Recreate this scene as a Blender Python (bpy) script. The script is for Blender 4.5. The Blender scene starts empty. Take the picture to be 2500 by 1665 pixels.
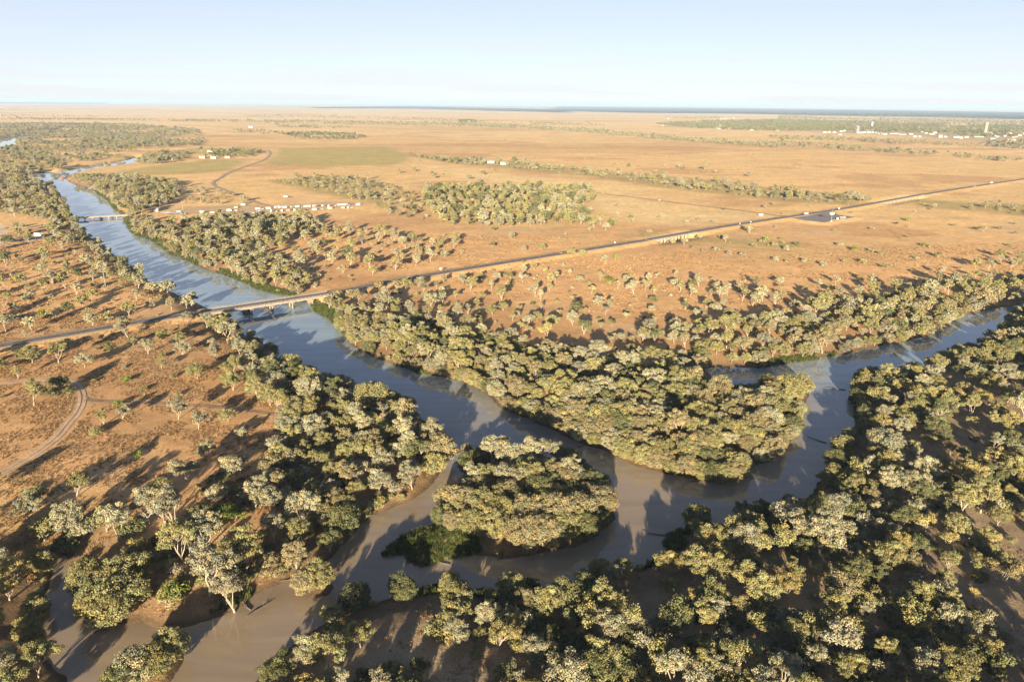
import bpy, math, random
import numpy as np
from mathutils import Matrix, Vector

# ------------------------------------------------------------------ camera, sky, sun, exposure
scene = bpy.context.scene
COL = scene.collection
R = math.radians
CAM_H = 115.0
PITCH, ROLL = R(18.32), R(0.435)
LENS = 25.2
cam_data = bpy.data.cameras.new('camera')
cam_data.lens = LENS
cam_data.sensor_width = 36.0
cam_data.clip_start = 1.0
cam_data.clip_end = 120000.0
cam = bpy.data.objects.new('camera', cam_data)
COL.objects.link(cam)
_r0, _u0 = Vector((1, 0, 0)), Vector((0, math.sin(PITCH), math.cos(PITCH)))
_f = Vector((0, math.cos(PITCH), -math.sin(PITCH)))
_r = _r0 * math.cos(ROLL) + _u0 * math.sin(ROLL)
_u = -_r0 * math.sin(ROLL) + _u0 * math.cos(ROLL)
cam.matrix_world = Matrix(((_r.x, _u.x, -_f.x, 0), (_r.y, _u.y, -_f.y, 0), (_r.z, _u.z, -_f.z, CAM_H), (0, 0, 0, 1)))
scene.camera = cam

SUN_EL, SUN_AZ = R(11.2), R(7.0)          # shadows run towards azimuth +7 deg (right of straight ahead)
world = bpy.data.worlds.new('World')
scene.world = world
world.use_nodes = True
wn, wl = world.node_tree.nodes, world.node_tree.links
for n in list(wn):
    wn.remove(n)
out = wn.new('ShaderNodeOutputWorld')
bg = wn.new('ShaderNodeBackground')
sky = wn.new('ShaderNodeTexSky')
sky.sky_type = 'NISHITA'
sky.sun_disc = False
sky.sun_elevation = SUN_EL
sky.sun_rotation = math.pi + SUN_AZ
sky.altitude = 200
sky.air_density = 0.45
sky.dust_density = 0.3
sky.ozone_density = 1.2
bg.inputs['Strength'].default_value = 0.05
# thin layered cloud low over the horizon, mixed over the clear sky
geo = wn.new('ShaderNodeTexCoord')
sep = wn.new('ShaderNodeSeparateXYZ')
wl.new(geo.outputs['Generated'], sep.inputs[0])
mapn = wn.new('ShaderNodeMapping')
mapn.inputs['Scale'].default_value = (2.0, 2.0, 52.0)
wl.new(geo.outputs['Generated'], mapn.inputs[0])
cn = wn.new('ShaderNodeTexNoise')
cn.inputs['Scale'].default_value = 1.6
cn.inputs['Detail'].default_value = 6.0
cn.inputs['Roughness'].default_value = 0.6
wl.new(mapn.outputs[0], cn.inputs['Vector'])
cr = wn.new('ShaderNodeMapRange')
cr.inputs['From Min'].default_value = 0.42
cr.inputs['From Max'].default_value = 0.60
wl.new(cn.outputs['Fac'], cr.inputs['Value'])
er = wn.new('ShaderNodeValToRGB')               # the veil of thin high cloud is densest low down
e_ = er.color_ramp.elements
e_[0].position, e_[0].color = 0.0, (1, 1, 1, 1)
e_[1].position, e_[1].color = 0.85, (0, 0, 0, 1)
q_ = e_.new(0.05); q_.color = (0.92, 0.92, 0.92, 1)
q_ = e_.new(0.14); q_.color = (0.80, 0.80, 0.80, 1)
q_ = e_.new(0.32); q_.color = (0.34, 0.34, 0.34, 1)
wl.new(sep.outputs['Z'], er.inputs['Fac'])
base = wn.new('ShaderNodeMath'); base.operation = 'MULTIPLY_ADD'
base.inputs[2].default_value = 0.66
low = wn.new('ShaderNodeMapRange')                 # streaks of cloud only low over the horizon
for k_, v_ in zip(('From Min', 'From Max', 'To Min', 'To Max'), (0.015, 0.10, 0.24, 0.05)): low.inputs[k_].default_value = v_
wl.new(sep.outputs['Z'], low.inputs['Value'])
wl.new(low.outputs[0], base.inputs[1])
wl.new(cr.outputs[0], base.inputs[0])
mu2 = wn.new('ShaderNodeMath'); mu2.operation = 'MULTIPLY'
wl.new(base.outputs[0], mu2.inputs[0]); wl.new(er.outputs['Color'], mu2.inputs[1])
skyg = wn.new('ShaderNodeMix'); skyg.data_type = 'RGBA'; skyg.blend_type = 'MIX'
SKY_CLOUD = (5.05, 4.9, 4.85, 1)
skyg.inputs['B'].default_value = SKY_CLOUD
wl.new(mu2.outputs[0], skyg.inputs['Factor'])
wl.new(sky.outputs[0], skyg.inputs['A'])
wl.new(skyg.outputs['Result'], bg.inputs['Color'])
wl.new(bg.outputs[0], out.inputs['Surface'])

sun_data = bpy.data.lights.new('sun', 'SUN')
sun_data.energy = 5.0
sun_data.angle = R(0.5)
sun_data.color = (1.0, 0.82, 0.58)
sun = bpy.data.objects.new('sun', sun_data)
COL.objects.link(sun)
sd = Vector((math.sin(SUN_AZ) * math.cos(SUN_EL), math.cos(SUN_AZ) * math.cos(SUN_EL), -math.sin(SUN_EL)))
sun.rotation_euler = sd.to_track_quat('-Z', 'Y').to_euler()

scene.view_settings.view_transform = 'Standard'
scene.view_settings.look = 'None'
scene.view_settings.gamma = 1.0
scene.view_settings.exposure = 1.85
scene.view_settings.use_curve_mapping = False
scene.cycles.max_bounces = 6
scene.cycles.transparent_max_bounces = 8
scene.cycles.volume_bounces = 0
scene.cycles.use_denoising = True
scene.cycles.denoiser = 'OPENIMAGEDENOISE'

# ------------------------------------------------------------------ pixel <-> place (photograph measured at 2500 x 1665)
FPX = LENS / 36.0 * 2500.0
FV, RV, UV = np.array(_f), np.array(_r), np.array(_u)

def P(x, y, z=0.0):
    """Where the sight line through a measured photo point meets the level z."""
    d = FV * FPX + RV * (x - 1250.0) + UV * (832.5 - y)
    t = (z - CAM_H) / d[2]
    return (d[0] * t, d[1] * t)

def PP(pts, z=0.0):
    return np.array([P(x, y, z) for x, y in pts])

def proj(x, y, z):
    v = np.stack([np.asarray(x, float), np.asarray(y, float), np.asarray(z, float) - CAM_H], -1)
    dep = v @ FV
    return 1250 + FPX * (v @ RV) / dep, 832.5 - FPX * (v @ UV) / dep, dep

# ------------------------------------------------------------------ helpers
def tag(o, label=None, cat=None, group=None, kind=None):
    if label: o['label'] = label
    if cat: o['category'] = cat
    if group: o['group'] = group
    if kind: o['kind'] = kind
    return o

def empty(name, loc=(0, 0, 0), rz=0.0, scale=None):
    o = bpy.data.objects.new(name, None)
    o.empty_display_size = 0.5
    o.location = loc
    o.rotation_euler = (0, 0, rz)
    if scale is not None:
        o.scale = scale
    COL.objects.link(o)
    return o

class MB:
    """Collects boxes, prisms and tubes; build() links them as one mesh object."""
    def __init__(self):
        self.v, self.f = [], []
    def add(self, vs, fs):
        b = len(self.v)
        self.v.extend([tuple(map(float, q)) for q in vs])
        self.f.extend([tuple(i + b for i in q) for q in fs])
        return self
    def box(self, x0, x1, y0, y1, z0, z1):
        vs = [(x0, y0, z0), (x1, y0, z0), (x1, y1, z0), (x0, y1, z0), (x0, y0, z1), (x1, y0, z1), (x1, y1, z1), (x0, y1, z1)]
        return self.add(vs, [(0, 3, 2, 1), (4, 5, 6, 7), (0, 1, 5, 4), (1, 2, 6, 5), (2, 3, 7, 6), (3, 0, 4, 7)])
    def prism(self, outline, z0, z1):
        n = len(outline)
        vs = [(x, y, z0) for x, y in outline] + [(x, y, z1) for x, y in outline]
        fs = [tuple(range(n - 1, -1, -1)), tuple(range(n, 2 * n))] + [(i, (i + 1) % n, n + (i + 1) % n, n + i) for i in range(n)]
        return self.add(vs, fs)
    def xprism(self, prof, x0, x1):
        """profile of (y, z) swept along x"""
        n = len(prof)
        vs = [(x0, y, z) for y, z in prof] + [(x1, y, z) for y, z in prof]
        fs = [tuple(range(n - 1, -1, -1)), tuple(range(n, 2 * n))] + [(i, (i + 1) % n, n + (i + 1) % n, n + i) for i in range(n)]
        return self.add(vs, fs)
    def tube(self, pts, rad, n=6):
        pts = [np.array(p, float) for p in pts]
        rings = []
        vs = []
        for i, p in enumerate(pts):
            t = pts[min(i + 1, len(pts) - 1)] - pts[max(i - 1, 0)]
            t /= (np.linalg.norm(t) + 1e-9)
            a = np.cross(t, (0.31, 0.95, 0.05)); a /= (np.linalg.norm(a) + 1e-9)
            b = np.cross(t, a)
            for k in range(n):
                w = 2 * math.pi * k / n
                vs.append(p + rad[i] * (math.cos(w) * a + math.sin(w) * b))
        fs = []
        for i in range(len(pts) - 1):
            for k in range(n):
                fs.append((i * n + k, i * n + (k + 1) % n, (i + 1) * n + (k + 1) % n, (i + 1) * n + k))
        m = (len(pts) - 1) * n
        fs.append(tuple(range(n - 1, -1, -1)))
        fs.append(tuple(range(m, m + n)))
        return self.add(vs, fs)
    def mesh(self, name, mat):
        me = bpy.data.meshes.new(name)
        me.from_pydata(self.v, [], self.f)
        if mat: me.materials.append(mat)
        me.update()
        return me
    def build(self, name, mat, parent=None, smooth=False):
        me = self.mesh(name, mat)
        if smooth:
            me.polygons.foreach_set('use_smooth', [True] * len(me.polygons))
        o = bpy.data.objects.new(name, me)
        COL.objects.link(o)
        if parent: o.parent = parent
        return o

def link_mesh(name, me, parent=None):
    o = bpy.data.objects.new(name, me)
    COL.objects.link(o)
    if parent: o.parent = parent
    return o

def copy_tree(o, parent=None):
    c = o.copy()
    COL.objects.link(c)
    if parent:
        c.parent = parent
    for ch in list(o.children):
        copy_tree(ch, c)
    return c

# distance to polylines / polygons, vectorised
def seg_dist(pts, A, B, chunk=20000):
    out_d = np.full(len(pts), 1e9)
    AB = B - A
    L2 = (AB ** 2).sum(1) + 1e-12
    for s in range(0, len(pts), chunk):
        p = pts[s:s + chunk]
        ap = p[:, None, :] - A[None]
        t = np.clip((ap * AB[None]).sum(2) / L2[None], 0, 1)
        d = ap - t[..., None] * AB[None]
        out_d[s:s + chunk] = np.sqrt((d ** 2).sum(2).min(1))
    return out_d

def line_dist(pts, line):
    return seg_dist(pts, line[:-1], line[1:])

def inside(pts, poly):
    x, y = pts[:, 0], pts[:, 1]
    c = np.zeros(len(pts), bool)
    n = len(poly)
    for i in range(n):
        x0, y0 = poly[i]; x1, y1 = poly[(i + 1) % n]
        if y0 == y1: continue
        k = (y0 > y) != (y1 > y)
        c ^= k & (x < (x1 - x0) * (y - y0) / (y1 - y0) + x0)
    return c

def sdf(pts, poly, pad=60.0):
    """signed distance to a polygon, negative inside, computed only near it"""
    d = np.full(len(pts), 1e6)
    lo, hi = poly.min(0) - pad, poly.max(0) + pad
    k = np.where((pts[:, 0] > lo[0]) & (pts[:, 0] < hi[0]) & (pts[:, 1] > lo[1]) & (pts[:, 1] < hi[1]))[0]
    if len(k):
        q = pts[k]
        dd = seg_dist(q, poly, np.roll(poly, -1, 0))
        d[k] = np.where(inside(q, poly), -dd, dd)
    return d

def smooth_poly(px, z, it=2, wob=0.0, seed=1):
    """corner-cut a measured outline and lay it on level z"""
    w = PP(px, z)
    for _ in range(it):
        nx = np.roll(w, -1, 0)
        w = np.stack([0.75 * w + 0.25 * nx, 0.25 * w + 0.75 * nx], 1).reshape(-1, 2)
    if wob:
        rg = np.random.RandomState(seed)
        w = w + rg.uniform(-wob, wob, w.shape)
    return w

def smooth_line(px, z, it=2):
    w = PP(px, z)
    for _ in range(it):
        m = np.stack([0.75 * w[:-1] + 0.25 * w[1:], 0.25 * w[:-1] + 0.75 * w[1:]], 1).reshape(-1, 2)
        w = np.vstack([w[:1], m, w[-1:]])
    return w

def sstep(a, b, x):
    t = np.clip((x - a) / (b - a), 0, 1)
    return t * t * (3 - 2 * t)

def vnoise(x, y, s, seed=0):
    """smooth value noise of cell size s, 0..1"""
    u, v = np.asarray(x) / s + seed * 17.13, np.asarray(y) / s - seed * 9.71
    iu, iv = np.floor(u), np.floor(v)
    fu, fv = u - iu, v - iv
    fu = fu * fu * (3 - 2 * fu); fv = fv * fv * (3 - 2 * fv)
    def h(a, b):
        q = np.sin(a * 127.1 + b * 311.7 + seed * 74.7) * 43758.5453
        return q - np.floor(q)
    return (h(iu, iv) * (1 - fu) + h(iu + 1, iv) * fu) * (1 - fv) + (h(iu, iv + 1) * (1 - fu) + h(iu + 1, iv + 1) * fu) * fv

def fnoise(x, y, s, seed=0, octv=4):
    t, a, w = 0, 1.0, 0
    for k in range(octv):
        t = t + a * vnoise(x, y, s / 2 ** k, seed + k * 3); w += a; a *= 0.55
    return t / w

def ordinal(n):
    words = ['first', 'second', 'third', 'fourth', 'fifth', 'sixth', 'seventh', 'eighth', 'ninth', 'tenth', 'eleventh', 'twelfth']
    if n <= 12: return words[n - 1]
    suf = 'th' if 10 <= n % 100 <= 20 else {1: 'st', 2: 'nd', 3: 'rd'}.get(n % 10, 'th')
    return f'{n}{suf}'

# ------------------------------------------------------------------ materials
def new_mat(name):
    m = bpy.data.materials.new(name)
    m.use_nodes = True
    nt = m.node_tree
    b = nt.nodes['Principled BSDF']
    return m, nt, b

def flat_mat(name, col, rough=0.8, noise=0.18, scale=1.5, metallic=0.0):
    """a plain painted, cast or metal surface with uneven wear"""
    m, nt, b = new_mat(name)
    tc = nt.nodes.new('ShaderNodeTexCoord')
    no = nt.nodes.new('ShaderNodeTexNoise')
    no.inputs['Scale'].default_value = scale
    no.inputs['Detail'].default_value = 5
    nt.links.new(tc.outputs['Object'], no.inputs['Vector'])
    mr = nt.nodes.new('ShaderNodeMapRange')
    mr.inputs['From Min'].default_value = 0.3; mr.inputs['From Max'].default_value = 0.7
    mr.inputs['To Min'].default_value = 1 - noise; mr.inputs['To Max'].default_value = 1 + noise
    nt.links.new(no.outputs['Fac'], mr.inputs['Value'])
    mx = nt.nodes.new('ShaderNodeVectorMath'); mx.operation = 'SCALE'
    mx.inputs[0].default_value = col
    nt.links.new(mr.outputs[0], mx.inputs['Scale'])
    nt.links.new(mx.outputs[0], b.inputs['Base Color'])
    b.inputs['Roughness'].default_value = rough
    b.inputs['Metallic'].default_value = metallic
    return m

M = {}
M['concrete'] = flat_mat('concrete', (0.24, 0.205, 0.16), 0.85, 0.2, 0.6)
M['dark_timber'] = flat_mat('dark_timber', (0.10, 0.085, 0.07), 0.9, 0.3, 1.0)
M['asphalt'] = flat_mat('asphalt', (0.115, 0.10, 0.095), 0.85, 0.18, 0.25)
M['road_paint'] = flat_mat('road_paint', (0.62, 0.60, 0.55), 0.7, 0.25, 1.0)
M['rail_metal'] = flat_mat('rail_metal', (0.26, 0.24, 0.22), 0.5, 0.15, 1.0)
M['white_paint'] = flat_mat('white_paint', (0.52, 0.51, 0.48), 0.5, 0.06, 0.6)
M['cream_paint'] = flat_mat('cream_paint', (0.33, 0.285, 0.22), 0.6, 0.08, 0.6)
M['grey_roof'] = flat_mat('grey_roof', (0.30, 0.31, 0.32), 0.45, 0.1, 0.4)
M['pale_roof'] = flat_mat('pale_roof', (0.40, 0.39, 0.37), 0.5, 0.08, 0.4)
M['red_roof'] = flat_mat('red_roof', (0.36, 0.17, 0.11), 0.7, 0.12, 0.4)
M['green_roof'] = flat_mat('green_roof', (0.22, 0.28, 0.22), 0.6, 0.12, 0.4)
M['dark_steel'] = flat_mat('dark_steel', (0.14, 0.14, 0.15), 0.6, 0.15, 0.5)
M['glass'] = flat_mat('dark_glass', (0.03, 0.035, 0.04), 0.1, 0.05, 1.0)
M['rubber'] = flat_mat('rubber', (0.03, 0.03, 0.03), 0.9, 0.1, 2.0)
M['car_dark'] = flat_mat('dark_car_paint', (0.06, 0.065, 0.075), 0.3, 0.04, 1.0)
M['car_silver'] = flat_mat('silver_car_paint', (0.45, 0.46, 0.47), 0.3, 0.04, 1.0)
M['pole_wood'] = flat_mat('weathered_pole', (0.30, 0.25, 0.20), 0.9, 0.2, 1.0)
M['driftwood'] = flat_mat('driftwood', (0.09, 0.075, 0.06), 0.95, 0.3, 1.0)
M['red_metal'] = flat_mat('rusty_red_metal', (0.20, 0.075, 0.05), 0.8, 0.25, 1.0)
# ------------------------------------------------------------------ measured outlines
WATER_Z = -3.7
MAIN_PX = [(152,435),(160,437),(171,448),(204,457),(224,459),(235,473),(265,487),(279,512),(298,520),(306,537),(312,553),(328,573),
 (367,586),(386,597),(422,625),(442,626),(488,655),(545,669),(617,698),(650,713),(709,723),(745,732),(761,745),(770,755),(784,769),(815,789),
 (832,795),(838,830),(873,853),(913,870),(950,887),(1016,904),(1059,919),(1117,927),(1160,950),(1194,967),(1211,993),(1231,999),(1250,1005),
 (1287,1025),(1359,1050),(1379,1062),(1427,1085),(1485,1101),(1525,1128),(1591,1148),(1701,1168),(1772,1179),(1815,1176),(1819,1142),(1850,1136),
 (1905,1109),(1930,1081),(1944,1050),(1948,1010),(1966,990),(1978,960),(1960,945),(1920,938),(1880,945),(1850,955),(1795,962),(1755,950),(1740,920),
 (1709,902),(1740,898),(1787,896),(1850,896),(1936,883),(2034,870),(2062,864),(2137,847),(2223,833),(2280,812),(2361,763),(2447,752),(2520,737),(2620,724),
 (2620,744),(2510,757),(2470,778),(2440,812),(2400,842),(2345,868),(2275,890),(2200,908),(2150,922),(2105,930),(2085,945),(2090,985),(2100,1030),
 (2060,1090),(2050,1115),(2005,1165),(1985,1207),(1922,1242),(1880,1252),(1800,1268),(1740,1280),(1680,1292),(1632,1307),(1642,1345),(1623,1366),
 (1564,1385),(1501,1403),(1400,1430),(1313,1448),(1250,1452),(1212,1448),(1122,1432),(1050,1440),(992,1447),(937,1464),(898,1482),(824,1502),
 (765,1532),(714,1572),(660,1622),(625,1668),(600,1730),(540,1860),(60,1860),(140,1720),(180,1657),(118,1620),(108,1575),(88,1525),(100,1475),
 (125,1410),(96,1355),(130,1350),(173,1362),(182,1391),(222,1438),(215,1480),(196,1505),(255,1529),(333,1525),(392,1536),(471,1529),(530,1509),(604,1481),
 (640,1442),(718,1406),(770,1387),(803,1362),(830,1335),(851,1317),(890,1277),(941,1240),(992,1228),(1030,1204),(1062,1180),(1080,1140),(1078,1095),
 (1060,1058),(1030,1012),(980,987),(915,977),(870,966),(800,946),(740,917),(680,884),(640,852),(600,827),(570,805),(550,788),(530,768),(500,752),
 (460,732),(400,707),(370,692),(340,668),(300,638),(270,617),(240,592),(205,567),(180,543),(172,520),(158,492),(143,467),(122,451),(82,441),(74,431),
 (98,421),(150,420),(215,408),(270,399),(318,391),(325,385),(345,384),(352,391),(330,398),(265,408),(200,419),(170,426)]
ISLAND_PX = [(1142,1185),(1164,1152),(1185,1125),(1250,1110),(1340,1112),(1420,1135),(1468,1180),(1490,1225),(1503,1260),(1484,1288),(1455,1308),
 (1427,1333),(1368,1342),(1289,1358),(1250,1358),(1149,1354),(1090,1362),(1051,1378),(1008,1374),(990,1347),(950,1362),(930,1362),(953,1332),(1012,1301),
 (1058,1283),(1055,1245),(1105,1212)]
ISLETS_PX = [[(1160,1125),(1185,1107),(1212,1108),(1210,1124),(1185,1130),(1165,1134)],
             [(1130,1108),(1140,1103),(1152,1106),(1150,1113),(1138,1115)],
             [(270,1660),(320,1630),(390,1612),(440,1585),(462,1600),(440,1650),(390,1700),(320,1730),(270,1710)],
             [(728,1432),(750,1420),(800,1418),(820,1430),(800,1452),(760,1458)]]
FAR_PX = [[(-120,372),(-60,352),(0,340),(40,332),(80,325),(120,321),(145,316),(160,315),(158,319),(130,324),(90,330),(60,338),(35,350),(28,362),(0,366),(-60,378)]]

main_poly = smooth_poly(MAIN_PX, WATER_Z, 2)
isl_polys = [smooth_poly(ISLAND_PX, WATER_Z, 2)] + [smooth_poly(q, WATER_Z, 2) for q in ISLETS_PX]
far_polys = [smooth_poly(q, -3.7, 2) for q in FAR_PX]

HIGHWAY_Z = 1.5
HW_PX = [(-140,862),(0,844),(32,838),(120,823),(210,808),(300,792),(400,776),(493,763),(798,717),(850,708),(973,683),(1088,664),(1250,638),(1396,615),(1498,599),(1609,581),(1747,556),(1900,533),
         (2032,514),(2126,498),(2264,473),(2380,455),(2500,437),(2640,417),(2800,396)]
hw_line = smooth_line(HW_PX, HIGHWAY_Z, 2)
def hw_part(x0, x1):
    return PP([q for q in [(x0, np.interp(x0, [a for a, b in HW_PX], [b for a, b in HW_PX]))] + [q for q in HW_PX if x0 < q[0] < x1] +
               [(x1, np.interp(x1, [a for a, b in HW_PX], [b for a, b in HW_PX]))]], HIGHWAY_Z)
BR0, BR1 = 497, 800            # river bridge between these
FB1, FB2 = (1585, 1690), (2146, 2246)   # two flood bridges
embank = [hw_part(-140, BR0), hw_part(BR1, FB1[0]), hw_part(FB1[1], FB2[0]), hw_part(FB2[1], 2800)]
REST_PX = [(1935,533),(1980,526),(2016,519),(2036,518),(2046,526),(2090,531),(2040,539),(2012,544),(1970,540)]
rest_poly = PP(REST_PX, 1.2)

def water_sd(pts):
    """signed distance to the nearest shore: negative in the water"""
    d = sdf(pts, main_poly, 80)
    for q in isl_polys:
        d = np.maximum(d, -sdf(pts, q, 80))
    for q in far_polys:
        d = np.minimum(d, sdf(pts, q, 80))
    k = np.abs(d) < 40
    d[k] += (fnoise(pts[k, 0], pts[k, 1], 9, 401, 4) - 0.5) * 4.2
    return d

def height(pts, wd=None):
    pts = np.asarray(pts, float).reshape(-1, 2)
    if wd is None: wd = water_sd(pts)
    x, y = pts[:, 0], pts[:, 1]
    und = (fnoise(x, y, 90, 3) - 0.5) * 1.0 + (fnoise(x, y, 14, 5, 3) - 0.5) * 0.5
    width = 12 + 11 * vnoise(x, y, 60, 9)
    wobble = (fnoise(x, y, 9, 21, 3) - 0.5) * 3.0
    t = np.clip((wd + wobble * sstep(0.3, 4, wd)) / width, 0, 1)
    bank = WATER_Z + (0 - WATER_Z) * (0.55 * (t * t * (3 - 2 * t)) + 0.45 * np.sqrt(t))
    land = bank + und * t
    h = np.where(wd < 0, WATER_Z - np.clip(-wd * 0.35, 0.02, 2.0), land)
    rd = np.full(len(pts), 1e6)
    for e in embank:
        rd = np.minimum(rd, line_dist(pts, e)) if len(pts) < 5000 else np.minimum(rd, _near_line(pts, e))
    w = 1 - sstep(4.8, 11.5, rd)
    h = h * (1 - w) + 1.2 * w
    for a_, b_ in (FB1, FB2):
        gl = hw_part(a_ + 12, b_ - 12)
        g = 1 - sstep(3.0, 24.0, _near_line(pts, gl, 30))
        h = h - 2.6 * g * (1 - w)
    rs = sdf(pts, rest_poly, 60)
    w2 = 1 - sstep(1.0, 9.0, rs)
    return h * (1 - w2) + 1.2 * w2

def _near_line(pts, e, pad=40):
    lo, hi = e.min(0) - pad, e.max(0) + pad
    k = np.where((pts[:, 0] > lo[0]) & (pts[:, 0] < hi[0]) & (pts[:, 1] > lo[1]) & (pts[:, 1] < hi[1]))[0]
    d = np.full(len(pts), 1e6)
    if len(k): d[k] = line_dist(pts[k], e)
    return d

def H1(x, y):
    return float(height(np.array([[x, y]]))[0])

# tracks and side roads (photo measurements on the plain)
TRACKS = {
 'loop': ([(-60,1195),(0,1156),(39,1136),(98,1101),(145,1062),(164,1036),(189,1010),(201,985),(201,959),(189,941),(169,930),(120,925),(60,930),(-60,945)], 3.4),
 'cross': ([(201,966),(212,976),(244,980),(373,983),(488,990),(560,997),(650,1006),(700,1020)], 2.6),
 'camp': ([(655,367),(662,373),(655,384),(640,394),(607,404),(569,418),(550,426),(541,435),(527,441),(519,447),(524,455),(541,462),(580,476),(607,487),(650,503),(690,508)], 5.0),
 'camp_lane': ([(430,512),(520,511),(600,511),(690,508),(760,503),(850,498),(900,495)], 6.0),
 'side': ([(1443,470),(1520,479),(1609,490),(1700,502),(1774,510),(1840,519),(1925,531)], 3.8),
 'far': ([(655,367),(640,362),(600,360),(540,357),(480,356)], 5.0),
}
track_lines = {k: (smooth_line(p, 0.0, 2), w) for k, (p, w) in TRACKS.items()}

PATHS = [(smooth_line(p_, 0.0, 2), w_) for p_, w_ in (
    ([(1000,588),(1124,584),(1250,589),(1310,600)], 2.0), ([(1600,588),(1664,595),(1780,604),(1885,608),(2000,625)], 2.2), ([(221,429),(380,425),(524,421),(760,412),(1000,405)], 4.0),
    ([(1250,390),(1430,384),(1609,377),(1900,366),(2300,352)], 5.0), ([(2170,560),(2190,575),(2195,590)], 1.8), ([(1110,600),(1200,595),(1300,600)], 1.6), ([(1500,760),(1620,745),(1800,735),(1980,742)], 1.2),
    ([(1560,700),(1700,722),(1850,715),(2010,725)], 1.2), ([(0,640),(140,625),(300,600)], 1.6), ([(60,730),(200,700),(330,690)], 1.3), ([(244,979),(330,1040),(420,1080),(500,1090)], 1.0), ([(560,997),(600,960),(611,945)], 1.6),
    ([(2100,1000),(2250,1040),(2400,1150),(2500,1180)], 1.2), ([(1640,1620),(1740,1540),(1820,1450),(1990,1400),(2200,1390)], 1.8), ([(2000,1480),(2140,1500),(2280,1640)], 1.2), ([(1010,1640),(1060,1560),(1090,1480)], 1.3))]

# ------------------------------------------------------------------ ground colour (soil and grass cover, plus painted cloud shade at the horizon)
def zpoly(px): return PP(px, 0.0)
Z_NEAR = zpoly([(560,1800),(625,1668),(714,1572),(824,1502),(937,1464),(1050,1440),(1212,1448),(1400,1430),(1564,1385),(1640,1345),(1640,1300),
                (1800,1268),(1985,1207),(2055,1105),(2098,1030),(2085,945),(2200,905),(2345,866),(2440,812),(2510,757),(2800,740),(3600,1000),(3600,2300),(300,2300)])
Z_GREEN = [zpoly([(683,362),(950,358),(1000,385),(985,402),(800,407),(660,405),(655,395)]),
           zpoly([(255,428),(330,412),(430,398),(530,391),(600,391),(590,405),(540,421),(400,427)]),
           zpoly([(400,372),(470,362),(600,363),(640,370),(560,376),(430,378)])]
Z_PALE = [zpoly([(1300,470),(1480,470),(1700,510),(1860,530),(1700,550),(1520,540),(1440,500)]),
          zpoly([(1000,400),(1300,430),(1600,465),(1500,470),(1150,440)])]
Z_YARD = [zpoly([(-80,538),(0,546),(22,572),(30,592),(0,600),(-80,612)]), zpoly([(30,578),(60,584),(140,572),(190,573),(140,580),(70,590),(20,592)])]
Z_CAMP = [zpoly([(430,508),(540,502),(690,500),(850,492),(890,500),(700,518),(560,522),(430,524)])]
Z_LIGN = [zpoly([(660,440),(800,428),(900,436),(980,470),(960,505),(860,490),(760,470)]),
          zpoly([(970,374),(1100,386),(1260,393),(1400,412),(1550,425),(1700,436),(1850,455),(1960,465),(2080,480),(2140,490),(2050,500),(1900,492),(1780,477),(1600,457),(1450,432),(1250,415),(1100,400)]),
          zpoly([(2240,488),(2400,495),(2560,505),(2560,535),(2400,518),(2250,507)]),
          zpoly([(1560,560),(1700,575),(1900,590),(2000,600),(1900,606),(1700,590),(1560,578)])]
Z_RED = [zpoly([(1000,560),(1300,575),(1700,640),(2100,640),(2400,600),(2600,640),(2400,700),(2000,760),(1500,770),(1200,720),(900,650)]),
         zpoly([(300,500),(600,540),(900,560),(1100,600),(900,660),(640,620)]), zpoly([(-100,560),(200,590),(420,700),(300,760),(-100,800)])]
Z_FOREST_SHADE = [zpoly([(1370,272),(1345,266),(1360,260),(1500,260.5),(1850,265),(2560,275.5),(3300,284),(3300,303),(2560,293),(1850,279),(1550,276)]),  # horizon woods; this first band is also darkened for cloud shadow
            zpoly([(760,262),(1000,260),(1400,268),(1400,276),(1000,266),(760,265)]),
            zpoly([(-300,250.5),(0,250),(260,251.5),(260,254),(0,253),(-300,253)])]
Z_TOWN = [zpoly([(1620,300),(1800,300),(2100,300),(2560,312),(2560,350),(2300,340),(2100,326),(1800,316),(1650,310)])]

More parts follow.
